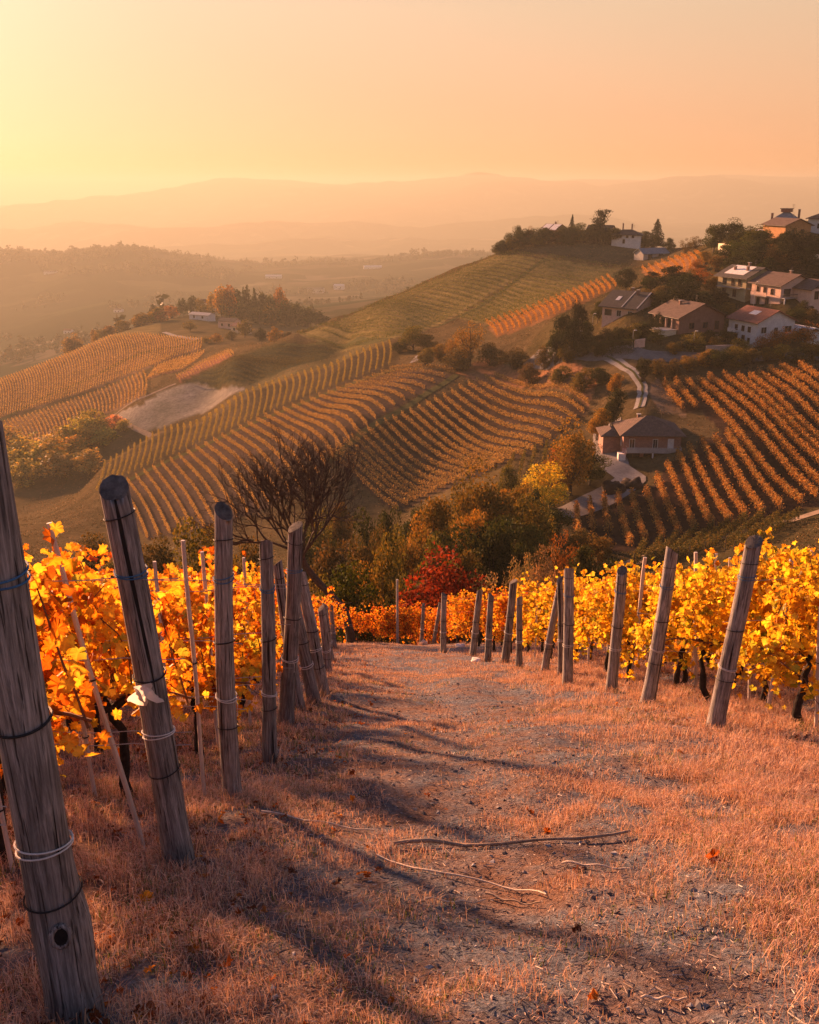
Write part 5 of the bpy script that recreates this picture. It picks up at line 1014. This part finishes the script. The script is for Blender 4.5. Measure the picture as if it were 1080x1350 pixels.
r, rf, o = house("village_house", 'brown house with weathered tile roof and pillared loggia above a white garage wall', (894,443), 250, R(-70), 12, 13.5, 4.6, 3.0, 'x', P_BRN, TILE_B, [('F',-3.0,1.6,1.6,2.4,'dark'),('F',-.6,1.6,1.6,2.4,'dark'),('F',2.0,1.6,1.6,2.4,'dark'),('R',-3,1.6,1.4,1.5,'brown'),('R',1,1.6,1.4,1.5,'brown'),('R',4.5,1.2,1.2,2.1,'brown')], [(-1,-2,6.2,1.6)], .8, extra='R')
for q in (-4.3, -1.8, .7, 3.3): b = MB(); b.box((q, -6.95, 2.3), (.35, .35, 4.4)); b.build("pillar", P_PINK, r)
b = MB(); b.box((0, -9.2, -.4), (11, 4.4, 3.6)); b.build("terrace", P_CREAM, r); b = MB(); b.box((0, -9.2, 1.45), (11.3, 4.7, .12)); b.build("terrace_slab", CONC, r)
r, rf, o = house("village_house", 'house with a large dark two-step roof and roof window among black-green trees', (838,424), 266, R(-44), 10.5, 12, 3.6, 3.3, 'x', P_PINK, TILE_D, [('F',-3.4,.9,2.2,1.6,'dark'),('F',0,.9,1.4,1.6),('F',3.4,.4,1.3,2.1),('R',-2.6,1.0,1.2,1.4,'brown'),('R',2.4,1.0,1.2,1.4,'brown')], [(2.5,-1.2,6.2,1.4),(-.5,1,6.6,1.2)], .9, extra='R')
panel(rf, -2.6, -1.4, .32, .58, 10.5, 12, 3.6, 3.3, 'x', -1, ROOFW); panel(rf, .9, 1.2, -.1, 1.0, 10.5, 12, 3.6, 3.3, 'x', -1, CONC, "verge"); panel(rf, 5.6, 5.95, -.1, 1.0, 10.5, 12, 3.6, 3.3, 'x', -1, CONC, "verge")
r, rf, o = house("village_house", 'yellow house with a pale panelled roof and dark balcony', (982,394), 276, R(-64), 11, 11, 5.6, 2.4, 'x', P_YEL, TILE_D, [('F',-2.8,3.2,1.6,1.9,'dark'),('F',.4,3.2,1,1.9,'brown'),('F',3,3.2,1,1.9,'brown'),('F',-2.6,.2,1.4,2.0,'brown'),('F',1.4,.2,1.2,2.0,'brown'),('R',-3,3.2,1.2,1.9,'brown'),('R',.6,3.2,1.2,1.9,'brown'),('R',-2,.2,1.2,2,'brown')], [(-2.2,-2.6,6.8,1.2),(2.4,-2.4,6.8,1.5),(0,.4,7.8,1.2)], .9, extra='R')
panel(rf, -4.0, 3.4, .12, .95, 11, 11, 5.6, 2.4, 'x', -1, ROOFW, "roof_panels"); balcony(r, 'F', 11, 11, 0, 2.7, 9, 1.3); balcony(r, 'R', 11, 11, -2.5, 2.7, 5.6, 1.3)
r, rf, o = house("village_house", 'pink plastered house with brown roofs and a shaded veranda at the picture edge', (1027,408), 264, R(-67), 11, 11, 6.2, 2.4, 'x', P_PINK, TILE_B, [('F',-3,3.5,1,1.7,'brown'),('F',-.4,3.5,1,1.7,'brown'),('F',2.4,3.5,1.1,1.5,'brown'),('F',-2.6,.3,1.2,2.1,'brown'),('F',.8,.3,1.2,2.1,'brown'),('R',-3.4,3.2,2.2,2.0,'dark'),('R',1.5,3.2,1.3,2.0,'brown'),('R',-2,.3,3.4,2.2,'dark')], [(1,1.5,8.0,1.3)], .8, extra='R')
balcony(r, 'R', 11, 11, -1.5, 2.9, 8, 1.6, posts=(-3.8, 3.6)); balcony(r, 'F', 11, 11, -1.4, 2.9, 6, 1.2, P_PINK)
b = MB(); b.box((8.2, 2.6, 2.4), (7, 7.5, 6.4)); b.build("wing", P_PINK, r); b = MB(); roof_mesh(b, 7, 7.5, 5.65, 1.9, 'x', .8); x = b.build("wing_roof", TILE_B, r); x.location = (8.2, 2.6, 0)
for q in (-2.0, .6): opening(r, 'R', 7, 7.5, q, 3.0, 1.3, 2.0, 'brown', (8.2, 2.6))
r, rf, o = house("village_house", 'ochre house with one sun-glowing orange wall behind the tall black-green tree', (1033,326), 322, R(-72), 11, 9.5, 6.6, 1.8, 'x', P_OCH, TILE_B, [('R',-2,3.8,1.1,1.5,'brown'),('R',1.6,3.8,1.1,1.5,'brown')], [], .7, extra='R')
r, rf, o = house("village_house", 'large grey house with a wide brown hipped roof on the village top', (1062,322), 335, R(-30), 13, 12, 8.0, 3.0, 'h', P_GREY, TILE_B, [('F',-3,5.0,1.2,1.6),('F',.6,5.0,1.2,1.6),('F',4,5.0,1.2,1.6),('F',-2,1.6,1.2,1.6),('R',-2,5,1.2,1.6),('R',2,5,1.2,1.6)], [(-3,0,9.6,1.5),(3,1,9.6,1.5)], .8)
r, rf, o = house("village_house", 'blue-roofed house with a small lantern turret and two chimneys on the village top', (1009,322), 342, R(-35), 9, 9.5, 6.6, 4.2, 'h', P_CREAM, TILE_BL, [('F',-2,4.2,1.1,1.5,'brown'),('F',1.6,4.2,1.1,1.5,'brown'),('F',0,1.2,1.1,1.5,'brown'),('R',0,4.2,1.1,1.5)], [(-4.0,-2,7.2,2.6),(3.4,2.5,8.2,2.8)], .6)
b = MB(); b.box((0, 0, 10.7), (3.0, 3.0, 1.0)); b.build("turret", P_BRN, rf); b = MB(); b.box((0, 0, 11.3), (3.6, 3.6, .2)); b.build("turret_roof", TILE_D, rf)
r, rf, o = house("outbuilding", 'small cream outbuilding with a flat pale roof below the blue-roofed house', (995,322), 333, R(-20), 4.5, 4.5, 4.2, .5, 'h', P_CREAM, ROOFW, [('F',0,1.8,1,1.3,'brown')], [], .3, cat='outbuilding')
# --- hamlet on the hill
r, rf, o = house("hamlet_house", 'hamlet house with two pale shining roof slopes', (731,316), 480, R(-50), 9, 9, 4.0, 2.6, 'x', P_PINK, TILE_B, [('F',0,1.6,1,1.5,'brown'),('R',-1.5,1.6,1,1.5,'brown'),('R',2,1.6,1,1.5,'brown')], [(0,1,6.5,1.2)], .7, extra='R', zoff=0)
panel(rf, -4.6, -.4, .05, .95, 9, 9, 4.0, 2.6, 'x', -1, ROOFW, "roof_panels"); panel(rf, .4, 4.8, .05, .95, 9, 9, 4.0, 2.6, 'x', -1, ROOFW, "roof_panels")
r, rf, o = house("hamlet_house", 'long pale hamlet house with a dark hipped roof, under the conifers', (806,323), 472, R(-16), 13, 9, 4.4, 2.4, 'h', P_WHITE, TILE_D, [('F',-2.6,3.2,1,1.4,'brown'),('F',.4,3.2,1,1.4,'brown'),('F',3,3.2,1,1.4,'brown'),('F',-1,.8,1,1.8,'brown')], [(-2,0,7.8,1.6),(2,.5,7.6,1.6)], .8)
r, rf, o = house("hamlet_house", 'broad dark-roofed hamlet house in the middle of the hilltop trees', (772,319), 482, R(-30), 11, 10, 4.4, 3.0, 'x', P_WHITE, TILE_D, [('F',-3,1.4,1.1,1.7,'brown'),('F',2,1.4,1.1,1.7,'brown'),('R',0,2,1.2,1.8,'brown')], [(1,0,7.2,1.2)], .8)
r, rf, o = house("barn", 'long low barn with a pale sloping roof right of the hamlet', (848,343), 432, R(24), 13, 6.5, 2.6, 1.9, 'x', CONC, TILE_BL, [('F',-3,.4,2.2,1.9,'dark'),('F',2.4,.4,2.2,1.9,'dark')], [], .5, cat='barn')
# --- far farms in the haze
for c, Y, rz, W, D, h, ax, wm, rm, lab in [((250,421),690,-.5,17,8,3.6,'x',P_GREY,CONC,'long white farm building in the haze below the small wood'), ((262,409),740,-.3,12,9,6,'x',P_WHITE,TILE_B,'small white farmhouse behind the long white farm building'), ((288,432),610,-.4,12,9,4.5,'x',P_PINK,TILE_B,'low brown-roofed farm cottage above the pinkish vine rows'), ((305,438),590,-.5,10,8,4,'x',P_CREAM,TILE_R,'low red-roofed shed beside the brown-roofed cottage'),
    ((405,385),1720,-.2,34,16,7,'x',CONC,TILE_D,'large dark barn far off in the misty valley'), ((440,380),1760,-.2,22,12,6,'x',P_WHITE,ROOFW,'pale shed beside the large dark barn in the mist'), ((350,367),2650,0,40,14,6,'x',P_WHITE,ROOFW,'pale far building on the left foot of the wooded ridge'), ((480,355),2950,.1,50,14,7,'x',P_WHITE,ROOFW,'pale far building under the right part of the wooded ridge'), ((58,362),2550,0,30,14,7,'x',P_WHITE,TILE_B,'far hazy farm on the left wooded ridge'), ((150,412),1600,-.3,14,10,5,'x',P_WHITE,TILE_B,'hazy farmhouse down in the misty left valley'), ((84,440),1370,-.2,12,8,5,'x',P_WHITE,TILE_R,'small hazy house at the lane in the misty valley')]:
    p_ = g1(*c, Y*.8, Y*1.25); house("farm_building", lab, c, float(p_[1]), rz, W, D, h, h*.35, ax, wm, rm, [('F',-W*.25,1.2,1.6,1.8,'dark'),('F',W*.2,1.2,1.6,1.8,'dark')], [], .5, cat='farm building')
# --- walls, hedge, fence, lamps, heap
def wall_run(name, pxs, h, th, m, lab, cat, y, n=10):
    P = resample(G(pxs, *y), n); P[:, 2] = hgt(P[:, 0], P[:, 1]); o = P[0].copy(); b = MB(); T = np.gradient(P[:, :2], axis=0); T /= np.linalg.norm(T, axis=1, keepdims=True); N = np.stack([-T[:, 1], T[:, 0], 0*T[:, 0]], -1)*th/2
    Q = P-o; V = np.stack([Q-N-(0, 0, 1), Q+N-(0, 0, 1), Q+N+(0, 0, h), Q-N+(0, 0, h)], 1).reshape(-1, 3); k = (np.arange(n-1)*4)[:, None]
    q = np.concatenate([k+np.array([[a, (a+1) % 4, 4+(a+1) % 4, 4+a]]) for a in range(4)]); q = np.concatenate([q, [(3, 2, 1, 0)], [(n*4-4, n*4-3, n*4-2, n*4-1)]]); b.add(V, q)
    r = b.build(name, m, None, False, o); return tag(r, lab, cat)
wall_run("garden_wall", [(947,333),(955,334),(963,336)], 3.0, .4, P_CREAM, 'cream garden wall glowing in the sun below the crest trees', 'wall', (300, 380), 4)
wall_run("retaining_wall", [(930,469),(960,468),(992,467)], 2.4, .5, rough_mat("pinkish stone wall", (.30, .22, .18), (.46, .35, .30), 1.5), 'pinkish retaining wall below the grey-white house', 'wall', (225, 260), 8)
wall_run("retaining_wall", [(836,459),(850,457)], 2.0, .4, P_PINK, 'short pale wall at the drive entrance beside the clipped hedge', 'wall', (235, 265), 4)
wall_run("garden_wall", [(1062,343),(1075,342),(1090,341)], 1.4, .3, P_CREAM, 'low cream wall at the right edge above the pink house', 'wall', (270, 320), 4)
def hedge(pxs, h, th, lab, y, hue):
    P = resample(G(pxs, *y), 30); P[:, 2] = hgt(P[:, 0], P[:, 1]); L = np.linalg.norm(P[-1]-P[0]); n = int(L*420); k = rng.random(n)*29; i = np.floor(k).astype(int); f = (k-i)[:, None]; Q = P[i]*(1-f)+P[i+1]*f; T = (P[-1]-P[0])/L
    a = rng.random(n); Q = Q+np.array((-T[1], T[0], 0))*((rng.random(n)-.5)*th)[:, None]; Q[:, 2] += h*np.where(a < .4, rng.random(n), .9+.1*rng.random(n)); edge = rng.random(n) < .6; Q[edge] += (np.array((T[1], -T[0], 0))*th*.45)*(rng.choice((-1, 1), (edge.sum(), 1))); Q[edge, 2] = hgt(Q[edge, 0], Q[edge, 1])+h*rng.random(edge.sum())
    o = P[0].copy(); V, q = kites(Q-o, .22); r = link("hedge", mesh("hedge", V, q, TREEL), None, o); r.color = (*HUE[hue], 1); tag(r, lab, 'hedge')
hedge([(784,468),(810,467),(834,466)], 3.4, 1.4, 'clipped dark green hedge beside the drive entrance', (240, 262), 'dark')
hedge([(845,446),(862,434),(880,420)], 2.6, 1.6, 'dark hedge climbing between the dark-roofed house and the brown house', (245, 290), 'darkest')
hedge([(905,461),(930,456)], 1.5, 1.0, 'low dark hedge in front of the brown house', (235, 262), 'dark')
def picket(pxs, y, lab, m):
    P = resample(G(pxs, *y), 11); P[:, 2] = hgt(P[:, 0], P[:, 1]); r = empty("wooden_fence", P[0]); tag(r, lab, 'fence'); b = MB()
    for p_ in P: b.box(p_-P[0]+(0, 0, .6), (.25, .15, 1.6))
    b.build("pickets", m, r); b = MB()
    for hz in (.5, 1.0): b.tube(P-P[0]+(0, -.1, hz), .05, 4)
    b.build("rails", m, r)
picket([(938,449),(948,448),(958,448)], (235, 265), 'short pale wooden fence between the brown house and the grey-white house', P_PINK)
def lamp(px, y0, y1, Y, lab):
    a = at(px, y1, Y); z = H(a[0], Y); t_ = at(px, y0, Y)[2]; r = empty("street_lamp", (a[0], Y, z)); tag(r, lab, 'street lamp', 'street lamps of the village'); L = t_-z; b = MB(); b.tube([(0, 0, -.2), (0, 0, L), (.25, -.15, L+.15)], (.07, .05, .04), 6); b.build("pole", CONC, r)
    b = MB(); b.box((.45, -.25, L+.15), (.6, .3, .16)); b.build("lamp_head", FRAME, r)
for a in [(833,436,468,245,'street lamp at the right end of the clipped hedge'), (913,437,470,240,'street lamp in front of the brown house'), (763,437,460,262,'street lamp among the black-green trees'), (780,414,450,266,'pole with a pale head left of the dark-roofed house'), (993,372,408,262,'tall thin lamp post before the yellow house')]: lamp(*a)
a = g1(524, 812, 34, 46); b = MB(); L = at(524, 764, float(a[1]))[2]-a[2]; b.tube([(0, 0, -.3), (0, 0, max(L, 1.2))], (.06, .045), 8); o = b.build("concrete_pole", CONC, None, False, a); tag(o, 'thin pale concrete pole between the green tree and the dark red tree', 'pole')
HEAP = rough_mat("dark heap earth", (.018, .012, .010), (.06, .04, .032), 1.2, .95, .8, .2)
lump("earth_heap", (808,648), 34, 15, HEAP, 'dark earth heap in the farmhouse yard, larger left mound', 'earth heap', .7, (160, 215), 'earth heaps in the farmhouse yard'); lump("earth_heap", (833,641), 30, 12, HEAP, 'dark earth heap in the farmhouse yard, smaller right mound', 'earth heap', .7, (160, 215), 'earth heaps in the farmhouse yard')
# roads, drive, tracks
YARDM = rough_mat("yard earth", (.16, .145, .13), (.27, .25, .23), .35, spec=0)
ribbon("driveway", [(792,468),(815,478),(836,492),(847,508),(847,522),(842,538)], 2.3, GRAVEL, (198, 262)); ribbon("grass_strip", [(792,468),(815,478),(836,492),(847,508),(847,522),(842,538)], .5, GRASSY, (198, 262), .2); ribbon("road", [(700,472),(740,468),(790,469),(850,470),(930,472),(1000,473),(1100,474)], 5, ASPH, (228, 290), .2)
ribbon("yard", [(800,560),(800,590),(812,618),(835,632),(800,655),(760,672),(735,680)], 5.6, YARDM, (130, 220), .15, 60); ribbon("track", [(1090,672),(1030,690),(965,706),(900,722),(850,735),(800,745)], 2.2, DIRT, (95, 175), .10)
ribbon("track", [(602,494),(560,521),(512,550),(466,581),(432,612)], 2.4, GRASSY, (200, 320)); ribbon("track", [(519,487),(462,507),(400,531),(340,556),(270,588),(186,625),(150,644)], 3.0, GRASSY, (250, 340)); ribbon("track", [(718,342),(690,362),(660,386),(630,406),(600,420),(575,432)], 2.0, GRASSY, (365, 500))
ribbon("track", [(640,430),(700,409),(760,388),(812,362),(830,352)], 3.0, GRASSY, (320, 470)); ribbon("track", [(216,438),(232,443),(262,447)], 3, GRAVEL, (540, 690));  ribbon("track", [(200,575),(165,560),(146,550),(160,540),(190,524),(232,506)], 2.5, DIRT, (380, 520)); ribbon("track", [(0,555),(110,503),(200,462),(262,449)], 5, GRASSY, (480, 680)); ribbon("path", [(545,478),(552,470),(565,463)], 2.4, GRAVEL, (290, 345)); ribbon("track", [(375,455),(430,452),(470,449),(512,448)], 4, GRASSY, (360, 520))
# ------------------------------------------------------------------ the air
def haze(dens=.00018):
    b = MB(); lo, hi = (-20200, -20200, float(GZ.min())-1.5), (20200, 20200, 75.0)
    b.box([(p+q)/2 for p, q in zip(lo, hi)], [q-p for p, q in zip(lo, hi)])
    m = bpy.data.materials.new("haze"); m.use_nodes = True; t = m.node_tree; t.nodes.clear()
    v = nd(t, "VolumePrincipled"); v.inputs["Color"].default_value = (.41,.44,.39,1); v.inputs["Density"].default_value = dens; v.inputs["Anisotropy"].default_value = .30
    o = nd(t, "OutputMaterial"); t.links.new(v.outputs[0], o.inputs["Volume"])
    tag(b.build("haze", m), kind='stuff')
haze()
